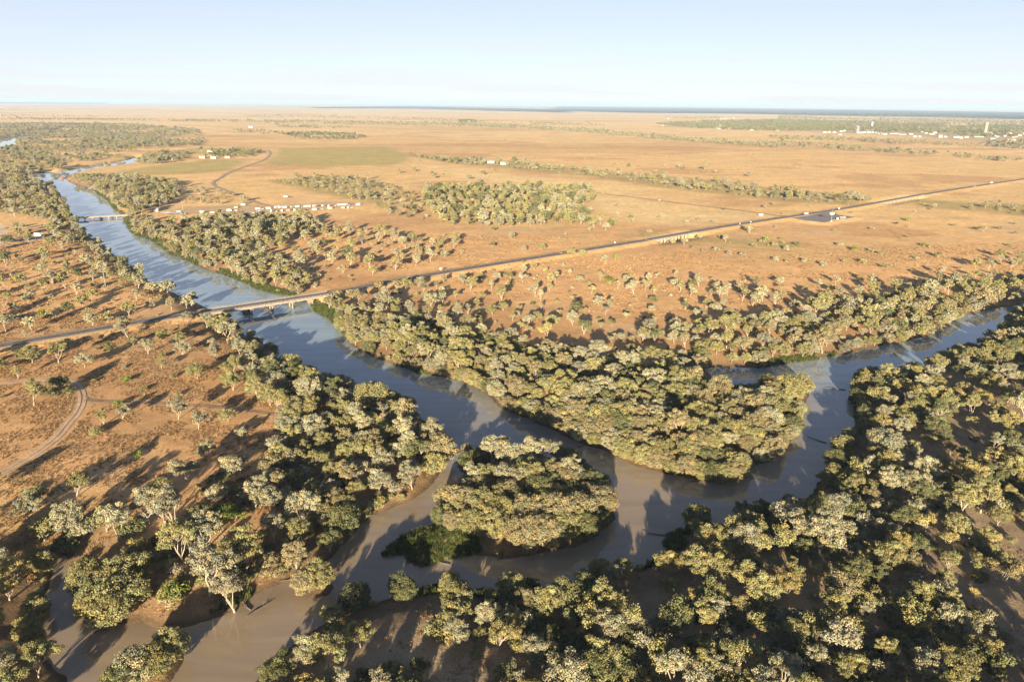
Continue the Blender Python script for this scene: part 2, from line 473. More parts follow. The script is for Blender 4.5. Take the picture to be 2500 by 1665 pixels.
def ground_cols(pts, wd):
    x, y = pts[:, 0], pts[:, 1]
    n = len(pts)
    dist = np.sqrt(x * x + y * y)
    def C(*c): return np.array(c)[None, :]
    col = np.repeat(C(0.57, 0.335, 0.175), n, 0)
    straw = np.full(n, 0.75)
    big = fnoise(x, y, 120, 2)
    col = col * (0.86 + 0.28 * big)[:, None]
    def blend(w, c):
        nonlocal col
        w = np.clip(w, 0, 1)[:, None]
        col = col * (1 - w) + C(*c) * w
    # golden grassland grows in with distance
    far = sstep(520, 1000, dist + 260 * (fnoise(x, y, 260, 7) - 0.5))
    blend(far * 0.95, (0.75, 0.48, 0.235))
    straw = straw * (1 - 0.6 * far)
    blend(sstep(1400, 3800, dist) * 0.9, (0.80, 0.56, 0.31))
    blend(sstep(4500, 9000, dist) * 0.8, (0.80, 0.60, 0.38))
    streak = fnoise(x, y * 2.4, 900, 11, 5)
    col = col * (1 + (0.40 * (streak - 0.5) * sstep(600, 1500, dist)))[:, None]
    blend(0.6 * sstep(0.54, 0.70, streak) * sstep(900, 2000, dist), (0.50, 0.30, 0.135))
    mott = fnoise(x, y * 1.6, 150, 91, 5)
    blend(0.65 * sstep(0.53, 0.66, mott) * (1 - sstep(2500, 5000, dist)), (0.66, 0.44, 0.205))
    blend(0.6 * sstep(0.55, 0.68, 1 - mott) * (1 - sstep(2500, 5000, dist)), (0.49, 0.27, 0.135))
    blend(0.5 * sstep(0.60, 0.70, fnoise(x, y, 46, 97, 4)) * (1 - sstep(900, 1800, dist)), (0.58, 0.40, 0.26))
    def zone(polys, c, wgt, soft, nz=0.0, st=None):
        nonlocal straw
        for q in polys:
            pad = soft * 4 + 30
            s = sdf(pts, q, pad) + nz * (fnoise(x, y, nz * 3 + 5, 31) - 0.5) * 2
            w = wgt * (1 - sstep(-soft, soft, s))
            blend(w, c)
            if st is not None: straw = straw * (1 - w) + st * w
    zone(Z_RED, (0.74, 0.43, 0.215), 0.7, 25, 25)
    zone(Z_PALE, (0.76, 0.55, 0.30), 0.8, 40, 25, 0.3)
    zone(Z_GREEN, (0.42, 0.335, 0.125), 0.85, 18, 8, 0.1)
    zone(Z_LIGN, (0.34, 0.27, 0.115), 0.7, 18, 14, 0.2)
    zone(Z_CAMP, (0.48, 0.34, 0.23), 0.8, 7, 4, 0.05)
    zone(Z_YARD, (0.62, 0.54, 0.47), 0.95, 4, 2, 0.0)
    zone(Z_TOWN, (0.42, 0.32, 0.22), 0.8, 120, 60, 0.0)
    zone(Z_FOREST_SHADE, (0.035, 0.042, 0.026), 0.97, 200, 160, 0.0)  # cloud shade is painted into this dark woodland colour
    # scrubby near bank: grey-brown litter and bare silt
    s = sdf(pts, Z_NEAR, 60)
    wn_ = 1 - sstep(-4, 4, s)
    blend(wn_ * 0.96, (0.30, 0.225, 0.165))
    straw = straw * (1 - wn_) + wn_ * 0.22
    blend(wn_ * 0.75 * sstep(0.52, 0.66, fnoise(x, y, 38, 44)), (0.36, 0.27, 0.195))
    # leaf litter and dark damp silt on the river banks, dry yellow grass higher up them
    bk = (wd > -3) & (wd < 60)
    litter = np.where(bk, 1 - sstep(8, 24, wd + 10 * (fnoise(x, y, 16, 51) - 0.5)), 0) * (dist < 1500)
    blend(litter * 0.85, (0.19, 0.125, 0.08))
    dry = np.where(bk, sstep(0.56, 0.68, fnoise(x, y, 26, 61)) * (1 - sstep(6, 20, wd)), 0) * (dist < 1500)
    blend(dry * np.where(y < 400, 0.3, 0.7), (0.46, 0.29, 0.11))
    blend(np.where(bk, 1 - sstep(0.4, 2.6, wd), 0) * 0.85, (0.10, 0.068, 0.045))
    straw = np.where(bk, straw * sstep(2, 22, wd), straw)
    # bare wheel-worn soil beside the tracks, golden verge along the highway
    for nm, (ln, w) in track_lines.items():
        d = _near_line(pts, ln, 12)
        blend((1 - sstep(w * 0.4, w * 1.3, d)) * 0.6, (0.50, 0.345, 0.215))
    for ln_, w_ in PATHS:
        d = _near_line(pts, ln_, 30) + 1.5 * (fnoise(x, y, 20, 95) - .5)
        blend((1 - sstep(w_ * .5, w_ * 1.6, d)) * 0.55, (0.36, 0.215, 0.115))
    for e in embank:
        d = _near_line(pts, e, 30)
        v = (1 - sstep(9, 20, d + 5 * (fnoise(x, y, 12, 71) - 0.5)))
        blend(v * 0.35, (0.62, 0.40, 0.18))
    return col * np.array([[1.0, 1.03, 0.93]]) * (0.95 + 0.05 * sstep(300, 560, dist))[:, None], straw

# ------------------------------------------------------------------ the ground: one sheet out to the horizon, finer where the photo is near
def build_ground():
    cy = -60.0
    ang = np.concatenate([np.arange(-180, -60, 6.0), np.arange(-60, -44, 1.0), np.linspace(-44, 44, 430), np.arange(45, 61, 1.0), np.arange(66, 180, 6.0)])
    rad = [30.0]
    while rad[-1] < 47000:
        q = rad[-1]
        step = max(0.0048 * q, 0.9) if q < 1400 else (0.010 * q if q < 9000 else 0.03 * q)
        if q < 130: step = 4.0
        rad.append(q + step)
    rad = np.array(rad)
    nr, na = len(rad), len(ang)
    A, Rr = np.meshgrid(np.radians(ang), rad)
    X, Y = Rr * np.sin(A), cy + Rr * np.cos(A)
    pts = np.stack([X.ravel(), Y.ravel()], 1)
    pts = np.vstack([pts, [[0, cy]]])
    wd = water_sd(pts)
    h = height(pts, wd)
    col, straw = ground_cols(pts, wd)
    me = bpy.data.meshes.new('ground')
    i = np.arange(nr - 1)[:, None] * na + np.arange(na)[None]
    jn = np.arange(nr - 1)[:, None] * na + (np.arange(na)[None] + 1) % na
    quads = np.stack([i, i + na, jn + na, jn], -1).reshape(-1, 4)
    quads = quads[:, ::-1]
    c = len(pts) - 1
    tri = np.stack([np.full(na, c), np.arange(na), (np.arange(na) + 1) % na], 1)[:, ::-1]
    nv, nq = len(pts), len(quads)
    me.vertices.add(nv)
    me.vertices.foreach_set('co', np.column_stack([pts, h]).astype(np.float32).ravel())
    me.loops.add(nq * 4 + na * 3)
    me.loops.foreach_set('vertex_index', np.concatenate([quads.ravel(), tri.ravel()]).astype(np.int32))
    me.polygons.add(nq + na)
    me.polygons.foreach_set('loop_start', np.concatenate([np.arange(nq) * 4, nq * 4 + np.arange(na) * 3]).astype(np.int32))
    me.polygons.foreach_set('loop_total', np.concatenate([np.full(nq, 4), np.full(na, 3)]).astype(np.int32))
    me.polygons.foreach_set('use_smooth', np.ones(nq + na, bool))
    me.update(calc_edges=True)
    me.validate()
    a = me.color_attributes.new('soil', 'FLOAT_COLOR', 'POINT')
    a.data.foreach_set('color', np.column_stack([col, np.ones(nv)]).astype(np.float32).ravel())
    b = me.attributes.new('straw', 'FLOAT', 'POINT')
    b.data.foreach_set('value', straw.astype(np.float32))
    # make sure it faces up
    if me.polygons[nq // 2].normal.z < 0:
        me.flip_normals()
    o = link_mesh('ground', me)
    tag(o, 'dry outback plain of red soil and golden grass cut by the river', kind='structure')
    m, nt, bs = new_mat('plain_soil')
    L = nt.links.new
    tc = nt.nodes.new('ShaderNodeTexCoord')
    at = nt.nodes.new('ShaderNodeAttribute'); at.attribute_name = 'soil'
    st = nt.nodes.new('ShaderNodeAttribute'); st.attribute_name = 'straw'
    def noise(scale, detail=4, rough=0.55, vec=None):
        q = nt.nodes.new('ShaderNodeTexNoise'); q.inputs['Scale'].default_value = scale
        q.inputs['Detail'].default_value = detail; q.inputs['Roughness'].default_value = rough
        L(vec or tc.outputs['Object'], q.inputs['Vector']); return q
    def rng(src, a0, a1, b0, b1):
        q = nt.nodes.new('ShaderNodeMapRange')
        for k, v in zip(('From Min', 'From Max', 'To Min', 'To Max'), (a0, a1, b0, b1)): q.inputs[k].default_value = v
        L(src, q.inputs['Value']); return q
    def math_(op, a, b):
        q = nt.nodes.new('ShaderNodeMath'); q.operation = op
        for k, v in enumerate((a, b)):
            if isinstance(v, float): q.inputs[k].default_value = v
            else: L(v, q.inputs[k])
        return q
    n1, n2, n3 = noise(1.5, 6, 0.72), noise(0.16, 5, 0.6), noise(0.03, 4)
    v = math_('MULTIPLY', rng(n1.outputs['Fac'], 0.3, 0.7, 0.72, 1.28).outputs[0], rng(n2.outputs['Fac'], 0.3, 0.7, 0.80, 1.20).outputs[0])
    v = math_('MULTIPLY', v.outputs[0], rng(n3.outputs['Fac'], 0.3, 0.7, 0.88, 1.12).outputs[0])
    sc = nt.nodes.new('ShaderNodeVectorMath'); sc.operation = 'SCALE'
    L(at.outputs['Color'], sc.inputs[0]); L(v.outputs[0], sc.inputs['Scale'])
    # straw tufts between bare soil
    n4, n5 = noise(1.1, 6, 0.72), noise(0.075, 3)
    tuft = rng(n4.outputs['Fac'], 0.47, 0.60, 0.0, 1.0)
    area = rng(n5.outputs['Fac'], 0.38, 0.60, 0.25, 1.0)
    w = math_('MULTIPLY', tuft.outputs[0], area.outputs[0])
    w = math_('MULTIPLY', w.outputs[0], st.outputs['Fac'])
    w = math_('MULTIPLY', w.outputs[0], 0.85)
    mx = nt.nodes.new('ShaderNodeMix'); mx.data_type = 'RGBA'
    mx.inputs['B'].default_value = (0.50, 0.315, 0.145, 1)
    L(w.outputs[0], mx.inputs['Factor']); L(sc.outputs[0], mx.inputs['A'])
    L(mx.outputs['Result'], bs.inputs['Base Color'])
    bs.inputs['Roughness'].default_value = 0.95
    bs.inputs['Specular IOR Level'].default_value = 0.1
    bp = nt.nodes.new('ShaderNodeBump')
    bp.inputs['Strength'].default_value = 0.55; bp.inputs['Distance'].default_value = 0.35
    hsum = math_('ADD', n1.outputs['Fac'], math_('MULTIPLY', n4.outputs['Fac'], 1.2).outputs[0])
    L(hsum.outputs[0], bp.inputs['Height']); L(bp.outputs[0], bs.inputs['Normal'])
    me.materials.append(m)
    return o

ground = build_ground()

# ------------------------------------------------------------------ water
def water_material():
    m, nt, b = new_mat('silty_water')
    L = nt.links.new
    tc = nt.nodes.new('ShaderNodeTexCoord')
    n = nt.nodes.new('ShaderNodeTexNoise'); n.inputs['Scale'].default_value = 0.03; n.inputs['Detail'].default_value = 4
    L(tc.outputs['Object'], n.inputs['Vector'])
    cr_ = nt.nodes.new('ShaderNodeMix'); cr_.data_type = 'RGBA'
    cr_.inputs['A'].default_value = (0.23, 0.30, 0.35, 1); cr_.inputs['B'].default_value = (0.27, 0.21, 0.145, 1)
    # clearer water upstream, with sky reflection painted in as blue; silty below the bridge
    sp_ = nt.nodes.new('ShaderNodeSeparateXYZ'); L(tc.outputs['Object'], sp_.inputs[0])
    md_ = nt.nodes.new('ShaderNodeMapRange'); md_.interpolation_type = 'SMOOTHSTEP'
    for k_, v_ in zip(('From Min', 'From Max', 'To Min', 'To Max'), (165.0, 400.0, 1.0, 0.0)): md_.inputs[k_].default_value = v_
    nn_ = nt.nodes.new('ShaderNodeMath'); nn_.operation = 'MULTIPLY_ADD'; nn_.inputs[1].default_value = 110.0
    L(n.outputs['Fac'], nn_.inputs[0]); L(sp_.outputs['Y'], nn_.inputs[2])
    n2_ = nt.nodes.new('ShaderNodeMath'); n2_.operation = 'ADD'; n2_.inputs[1].default_value = -55.0
    L(nn_.outputs[0], n2_.inputs[0]); L(n2_.outputs[0], md_.inputs['Value'])
    L(md_.outputs[0], cr_.inputs['Factor']); L(cr_.outputs['Result'], b.inputs['Base Color'])
    # silt drifts in long streaks
    m2_ = nt.nodes.new('ShaderNodeMapping'); m2_.inputs['Rotation'].default_value = (0, 0, 0.9); m2_.inputs['Scale'].default_value = (0.02, 0.11, 1)
    L(tc.outputs['Object'], m2_.inputs[0])
    sn_ = nt.nodes.new('ShaderNodeTexNoise'); sn_.inputs['Scale'].default_value = 1.0; sn_.inputs['Detail'].default_value = 6; sn_.inputs['Distortion'].default_value = 0.8
    L(m2_.outputs[0], sn_.inputs['Vector'])
    sr_ = nt.nodes.new('ShaderNodeMapRange')
    for k_, v_ in zip(('From Min', 'From Max', 'To Min', 'To Max'), (0.3, 0.7, 0.84, 1.16)): sr_.inputs[k_].default_value = v_
    L(sn_.outputs['Fac'], sr_.inputs['Value'])
    sv_ = nt.nodes.new('ShaderNodeVectorMath'); sv_.operation = 'SCALE'
    L(cr_.outputs['Result'], sv_.inputs[0]); L(sr_.outputs[0], sv_.inputs['Scale']); L(sv_.outputs[0], b.inputs['Base Color'])
    rr_ = nt.nodes.new('ShaderNodeMapRange')
    for k_, v_ in zip(('From Min', 'From Max', 'To Min', 'To Max'), (0.45, 0.65, 0.01, 0.045)): rr_.inputs[k_].default_value = v_
    L(sn_.outputs['Fac'], rr_.inputs['Value']); L(rr_.outputs[0], b.inputs['Roughness'])
    b.inputs['IOR'].default_value = 1.5
    w = nt.nodes.new('ShaderNodeTexNoise'); w.inputs['Scale'].default_value = 0.8; w.inputs['Detail'].default_value = 3
    mp = nt.nodes.new('ShaderNodeMapping'); mp.inputs['Rotation'].default_value = (0, 0, 0.5); mp.inputs['Scale'].default_value = (1, 0.45, 1)
    L(tc.outputs['Object'], mp.inputs[0]); L(mp.outputs[0], w.inputs['Vector'])
    bp = nt.nodes.new('ShaderNodeBump'); bp.inputs['Strength'].default_value = 0.012; bp.inputs['Distance'].default_value = 0.10
    L(w.outputs['Fac'], bp.inputs['Height']); L(bp.outputs[0], b.inputs['Normal'])
    return m
M['water'] = water_material()
lo, hi = main_poly.min(0) - 15, main_poly.max(0) + 15
tag(MB().add([(lo[0], lo[1], WATER_Z), (hi[0], lo[1], WATER_Z), (hi[0], hi[1], WATER_Z), (lo[0], hi[1], WATER_Z)], [(0, 1, 2, 3)]).build('river', M['water']),
    'silty brown river winding between wooded banks', kind='structure')
for q in far_polys:
    lo, hi = q.min(0) - 15, q.max(0) + 15
    tag(MB().add([(lo[0], lo[1], -3.7), (hi[0], lo[1], -3.7), (hi[0], hi[1], -3.7), (lo[0], hi[1], -3.7)], [(0, 1, 2, 3)]).build('river', M['water']),
        'bright distant bend of the river', kind='structure')

# ------------------------------------------------------------------ roads
def ribbon(name, line, width, zs, mat, label, thick=0.0, off=0.0):
    line = np.asarray(line)
    t = np.gradient(line, axis=0); t /= np.linalg.norm(t, axis=1)[:, None] + 1e-9
    nrm = np.stack([-t[:, 1], t[:, 0]], 1)
    l, r_ = line + nrm * (width / 2 + off), line + nrm * (-width / 2 + off)
    n = len(line)
    mb = MB()
    vs = [(*l[i], zs[i]) for i in range(n)] + [(*r_[i], zs[i]) for i in range(n)]
    fs = [(n + i, n + i + 1, i + 1, i) for i in range(n - 1)]
    if thick:
        vs += [(*l[i], zs[i] - thick) for i in range(n)] + [(*r_[i], zs[i] - thick) for i in range(n)]
        fs += [(i, i + 1, 2 * n + i + 1, 2 * n + i) for i in range(n - 1)] + [(3 * n + i, 3 * n + i + 1, n + i + 1, n + i) for i in range(n - 1)]
    mb.add(vs, fs)
    return mb, label

def resample(line, step):
    seg = np.linalg.norm(np.diff(line, axis=0), axis=1)
    s = np.concatenate([[0], np.cumsum(seg)])
    t = np.arange(0, s[-1], step)
    return np.stack([np.interp(t, s, line[:, 0]), np.interp(t, s, line[:, 1])], 1)

hw = resample(hw_line, 6.0)
HPX = proj(hw[:, 0], hw[:, 1], np.full(len(hw), HIGHWAY_Z))[0]
def road_run(a, b):
    return hw[(HPX > a) & (HPX < b)]
for a, b, lab in ((-1000, BR0, 'sealed highway running through open gums to the river bridge'), (BR1, FB1[0], 'sealed highway between the river bridge and the first flood bridge'),
                  (FB1[1], FB2[0], 'sealed highway on its low embankment past the paved rest area'), (FB2[1], 4000, 'sealed highway running off across the far plain')):
    ln = road_run(a - 6, b + 6)
    mb, _ = ribbon('road', ln, 6.8, np.full(len(ln), HIGHWAY_Z), None, '', 0.5)
    tag(mb.build('road', M['asphalt']), lab, kind='structure')
    mk = MB()
    t = np.gradient(ln, axis=0); t /= np.linalg.norm(t, axis=1)[:, None]
    nn = np.stack([-t[:, 1], t[:, 0]], 1)
    z = HIGHWAY_Z + 0.006
    for off in (-2.95, 2.95):
        for i in range(len(ln) - 1):
            p, q = ln[i] + nn[i] * off, ln[i + 1] + nn[i + 1] * off
            u_, v_ = nn[i] * 0.09, nn[i + 1] * 0.09
            mk.add([(*(p - u_), z), (*(q - v_), z), (*(q + v_), z), (*(p + u_), z)], [(0, 1, 2, 3)])
    for i in range(0, len(ln) - 1, 2):
        p, q = ln[i], ln[i] + (ln[i + 1] - ln[i]) * 0.6
        u_ = nn[i] * 0.08
        mk.add([(*(p - u_), z), (*(q - u_), z), (*(q + u_), z), (*(p + u_), z)], [(0, 1, 2, 3)])
    tag(mk.build('road_marking', M['road_paint']), 'white edge lines and centre dashes painted on the highway', kind='structure')

M['track_soil'] = flat_mat('track_soil', (0.50, 0.345, 0.225), 0.95, 0.22, 0.3)
M['pad_seal'] = flat_mat('pad_seal', (0.185, 0.165, 0.155), 0.9, 0.3, 0.12)
M['shaded_rut_soil'] = flat_mat('shaded_rut_soil', (0.27, 0.175, 0.11), 0.95, 0.22, 0.3)  # track soil darkened to paint the shade inside the ruts
M['side_seal'] = flat_mat('worn_seal', (0.33, 0.235, 0.165), 0.9, 0.2, 0.3)
for nm, lab, mt in (('loop', 'curving two-wheel dirt track on the red grassy plain', 'track_soil'), ('cross', 'dirt track crossing the plain towards the riverside gums', 'shaded_rut_soil'),
                    ('camp', 'winding sealed lane leading down to the caravan camp', 'side_seal'), ('camp_lane', 'dusty lane between the rows of caravans', 'track_soil'),
                    ('side', 'narrow straight side road joining the highway by the rest area', 'side_seal'), ('far', 'pale dirt road past the distant homestead trees', 'track_soil')):
    ln, w = track_lines[nm]
    ln = resample(ln, 2.5 if nm in ('loop', 'cross') else 8.0)
    mid = MB()
    t = np.gradient(ln, axis=0); t /= np.linalg.norm(t, axis=1)[:, None]
    nn = np.stack([-t[:, 1], t[:, 0]], 1)
    lift = 0.10 if nm in ('loop', 'cross') else 0.35
    strips = ((-w * 0.27, w * 0.16), (w * 0.27, w * 0.16)) if nm in ('loop', 'cross') else ((0.0, w * 0.5),)
    for off, hw_ in strips:
        a, b = ln + nn * (off - hw_), ln + nn * (off + hw_)
        za, zb = height(a) + lift, height(b) + lift
        n = len(ln)
        mid.add([(*a[i], za[i]) for i in range(n)] + [(*b[i], zb[i]) for i in range(n)], [(i, i + 1, n + i + 1, n + i) for i in range(n - 1)])
    tag(mid.build('dirt_track', M[mt]), lab, kind='structure')
rp = MB().prism([tuple(q) for q in rest_poly[::-1]] if True else None, 0.9, HIGHWAY_Z - 0.05)
tag(rp.build('pavement', M['pad_seal']), 'dark sealed rest area widening out beside the highway', kind='structure')
# ------------------------------------------------------------------ plant materials
def leaf_material(name, trans=0.25):
    m = bpy.data.materials.new(name); m.use_nodes = True
    nt = m.node_tree; L = nt.links.new
    for n in list(nt.nodes): nt.nodes.remove(n)
    o = nt.nodes.new('ShaderNodeOutputMaterial')
    info = nt.nodes.new('ShaderNodeObjectInfo')
    at = nt.nodes.new('ShaderNodeAttribute'); at.attribute_name = 'tint'
    hs = nt.nodes.new('ShaderNodeMapRange')
    hs.inputs['To Min'].default_value = 0.84; hs.inputs['To Max'].default_value = 1.16
    L(info.outputs['Random'], hs.inputs['Value'])
    lt = nt.nodes.new('ShaderNodeAttribute'); lt.attribute_type = 'INSTANCER'; lt.attribute_name = 'leaf_tint'
    a = nt.nodes.new('ShaderNodeMix'); a.data_type = 'RGBA'; a.blend_type = 'MULTIPLY'; a.inputs['Factor'].default_value = 1.0
    L(lt.outputs['Color'], a.inputs['A']); L(at.outputs['Color'], a.inputs['B'])
    b = nt.nodes.new('ShaderNodeVectorMath'); b.operation = 'SCALE'
    L(a.outputs['Result'], b.inputs[0]); L(hs.outputs[0], b.inputs['Scale'])
    d = nt.nodes.new('ShaderNodeBsdfDiffuse'); t = nt.nodes.new('ShaderNodeBsdfTranslucent')
    L(b.outputs[0], d.inputs['Color']); L(b.outputs[0], t.inputs['Color'])
    x = nt.nodes.new('ShaderNodeMixShader'); x.inputs['Fac'].default_value = trans
    L(d.outputs[0], x.inputs[1]); L(t.outputs[0], x.inputs[2]); L(x.outputs[0], o.inputs['Surface'])
    return m
M['leaf'] = leaf_material('gum_leaf', 0.13)
M['grass'] = leaf_material('grass_blade', 0.30)
M['bark'] = flat_mat('pale_gum_bark', (0.33, 0.275, 0.21), 0.85, 0.3, 0.8)
M['dark_bark'] = flat_mat('rough_brown_bark', (0.16, 0.125, 0.095), 0.9, 0.3, 0.8)
M['dead_wood'] = flat_mat('silvered_dead_wood', (0.40, 0.35, 0.29), 0.9, 0.25, 0.8)

def leaf_mesh(name, cen, out, half, tint, rg, spread=0.55, mat=None):
    """one mesh of leaf sprays: a four-sided face per spray, turned loosely outwards"""
    n = len(cen)
    nr = out * spread + rg.normal(0, 0.45, (n, 3))
    nr /= np.linalg.norm(nr, axis=1)[:, None] + 1e-9
    a = np.cross(nr, rg.normal(0, 1, (n, 3))); a /= np.linalg.norm(a, axis=1)[:, None] + 1e-9
    b = np.cross(nr, a)
    h = half[:, None]
    v = np.stack([cen + a * h * 1.25, cen + b * h * 0.8, cen - a * h * 1.25, cen - b * h * 0.8], 1).reshape(-1, 3)
    me = bpy.data.meshes.new(name)
    me.vertices.add(4 * n); me.vertices.foreach_set('co', v.astype(np.float32).ravel())
    me.loops.add(4 * n); me.loops.foreach_set('vertex_index', np.arange(4 * n, dtype=np.int32))
    me.polygons.add(n)
    me.polygons.foreach_set('loop_start', (np.arange(n) * 4).astype(np.int32))
    me.polygons.foreach_set('loop_total', np.full(n, 4, np.int32))
    me.update(calc_edges=True)
    c = me.color_attributes.new('tint', 'FLOAT_COLOR', 'POINT')
    c.data.foreach_set('color', np.repeat(np.column_stack([tint, np.ones(n)]), 4, 0).astype(np.float32).ravel())
    me.materials.append(mat or M['leaf'])
    return me

def unit(rg, n, zlo=-1.0):
    z = rg.uniform(zlo, 1, n); a = rg.uniform(0, 2 * math.pi, n); s = np.sqrt(1 - z * z)
    return np.stack([s * np.cos(a), s * np.sin(a), z], 1)

def make_plant(seed, H, Rad, ncl, rcl, base, per, half, form='gum', lod=1.0):
    """returns (trunk mesh, crown mesh): forked limbs reaching to separate clumps of leaf sprays"""
    rg = np.random.RandomState(seed)
    tk = MB()
    lean = rg.normal(0, 0.06, 2) * H
    top = np.array([lean[0], lean[1], H * 0.62])
    cen = []
    tries = 0
    ch = (H - base) / 2
    mid = np.array([lean[0], lean[1], base + ch])
    lobes = unit(rg, 6, -0.5) * np.array([Rad, Rad, ch]) * rg.uniform(.35, .72, (6, 1))
    while len(cen) < ncl and tries < 6000:
        tries += 1
        d = unit(rg, 1, -0.75 if form == 'dense' else -0.45)[0]
        f = rg.uniform(0.45, 1.0) if form != 'dense' else rg.uniform(0.72, 1.0)
        if form == 'gum':
            lb = lobes[rg.randint(6)]
            p = mid + lb + d * np.array([Rad, Rad, ch]) * 0.46 * f
        else:
            p = mid + d * np.array([Rad * (0.86 + 0.2 * rg.rand()), Rad, ch]) * f
        if p[2] < max(base * 0.55, rcl * 0.55): continue
        if all(np.linalg.norm((p - q) * (1, 1, 1.2)) > rcl * (1.25 if form == 'gum' else 1.18) for q in cen):
            cen.append(p)
    cen = np.array(cen)
    # limbs
    if form != 'shrub':
        r0 = 0.022 * H * (0.9 + 0.3 * rg.rand())
        nl = rg.randint(3, 6)
        fk = np.array([lean[0] * 0.3, lean[1] * 0.3, max(base * 0.75, H * 0.14)])
        tk.tube([(0, 0, -0.6), (lean[0] * 0.08, lean[1] * 0.1, fk[2] * 0.5), fk], [r0 * 1.25, r0, r0 * 0.85], 7)
        az = np.arctan2(cen[:, 1] - fk[1], cen[:, 0] - fk[0])
        order = np.argsort(az)
        for grp in np.array_split(order, nl):
            if not len(grp): continue
            tgt = cen[grp].mean(0)
            k = fk + (tgt - fk) * 0.6 + rg.normal(0, 0.25, 3)
            k2 = fk + (tgt - fk) * 0.28 + rg.normal(0, 0.3, 3) + (0, 0, -0.15)
            tk.tube([fk - (0, 0, r0), k2, k], [r0 * 0.62, r0 * 0.5, r0 * 0.36], 5)
            for i in grp:
                q = cen[i]
                m_ = (k + q) / 2 + rg.normal(0, 0.22, 3)
                tk.tube([k, m_, q], [r0 * 0.26, r0 * 0.17, 0.02], 4)
    else:
        for i in range(min(5, len(cen))):
            tk.tube([(rg.normal(0, .1), rg.normal(0, .1), -0.25), cen[i] * 0.5, cen[i]], [0.06, 0.04, 0.015], 4)
    pos, outd, hf, tn = [], [], [], []
    for q in cen:
        r_ = rcl * rg.uniform(0.55, 1.45)
        n = max(5, int(per * lod * (r_ / rcl) ** 2))
        d = unit(rg, n, -0.85)
        rr = rg.uniform(0.45, 1.06, n) ** 0.6
        pos.append(q + d * rr[:, None] * r_ * np.array([1, 1, 0.62]) + rg.normal(0, .10, (n, 3)))
        outd.append(d)
        hf.append(rg.uniform(0.75, 1.25, n) * half / math.sqrt(lod))
        t = 1 + rg.normal(0, 0.15)
        hue = rg.normal(0, 0.05)
        tn.append(np.clip(np.stack([t * (1 + hue) + rg.normal(0, .08, n), t + rg.normal(0, .07, n), t * (1 - hue * 1.5) + rg.normal(0, .07, n)], 1), 0.5, 1.6))
    pos, outd, hf, tn = map(np.concatenate, (pos, outd, hf, tn))
    crown = leaf_mesh('crown', pos, outd, hf, tn, rg, 0.85)
    return tk.mesh('trunk', M['dark_bark'] if form == 'dense' else M['bark']), crown

def make_dead(seed, H):
    rg = np.random.RandomState(seed); tk = MB()
    r0 = 0.03 * H
    fk = np.array([rg.normal(0, .3), rg.normal(0, .3), H * 0.28])
    tk.tube([(0, 0, -0.5), fk * 0.5, fk], [r0 * 1.2, r0, r0 * 0.8], 6)
    for k in range(5):
        a = k * 1.257 + rg.uniform(-.4, .4)
        e = fk + np.array([math.cos(a) * H * .25, math.sin(a) * H * .25, H * rg.uniform(.25, .45)])
        tk.tube([fk, (fk + e) / 2 + rg.normal(0, .2, 3), e], [r0 * .5, r0 * .35, r0 * .22], 5)
        for j in range(6):
            b = a + rg.uniform(-1.2, 1.2)
            s = fk + (e - fk) * rg.uniform(.45, 1)
            t = s + np.array([math.cos(b) * H * .16, math.sin(b) * H * .16, H * rg.uniform(.05, .26)])
            tk.tube([s, (s + t) / 2 + rg.normal(0, .12, 3), t], [r0 * .2, r0 * .13, 0.015], 4)
            for i in range(3):
                u_ = s + (t - s) * rg.uniform(.4, 1)
                w_ = u_ + np.array([rg.normal(0, .6), rg.normal(0, .6), rg.uniform(.2, .9)])
                tk.tube([u_, w_], [r0 * .08, 0.012], 3)
    return tk.mesh('trunk', M['dead_wood'])

# kinds: (H, R) at scale 1, meshes near and far
KIND = {}
def kind(nm, H, Rad, ncl, rcl, base, per, half, form, nvar, seed):
    KIND[nm] = dict(H=H, R=Rad, form=form,
                    near=[make_plant(seed + i, H * f, Rad, ncl, rcl, base, per, half, form) for i, f in zip(range(nvar), (1, .9, 1.1, 1.0, .95, 1.2, .8, 1.05))],
                    far=[make_plant(seed + i, H * f, Rad, ncl, rcl, base, per, half, form, 0.22) for i, f in zip(range(min(nvar, 3)), (1, .9, 1.1))])
kind('gum', 10.0, 4.4, 44, 0.82, 1.7, 135, 0.135, 'gum', 8, 11)
kind('coolabah', 7.8, 4.1, 46, 0.85, 1.1, 125, 0.135, 'round', 5, 41)
kind('dense', 8.8, 4.6, 70, 1.1, 0.4, 140, 0.15, 'dense', 4, 71)
kind('small', 5.6, 2.4, 18, 0.72, 0.9, 95, 0.13, 'gum', 4, 91)
kind('shrub', 1.9, 1.5, 14, 0.55, 0.1, 70, 0.11, 'shrub', 4, 121)
DEAD = [make_dead(5, 8.0), make_dead(6, 7.0)]

TINTS = {'olive': (0.240, 0.225, 0.100), 'silver': (0.285, 0.272, 0.172), 'golden': (0.300, 0.255, 0.105), 'dark green': (0.135, 0.142, 0.066),
         'brownish': (0.245, 0.212, 0.115), 'bright green': (0.165, 0.200, 0.048), 'grey': (0.25, 0.235, 0.16)}
TNAME = {'olive': 'olive green', 'silver': 'silvery', 'golden': 'golden tipped', 'dark green': 'dark green', 'brownish': 'brown tinged', 'bright green': 'bright green', 'grey': 'dull grey'}

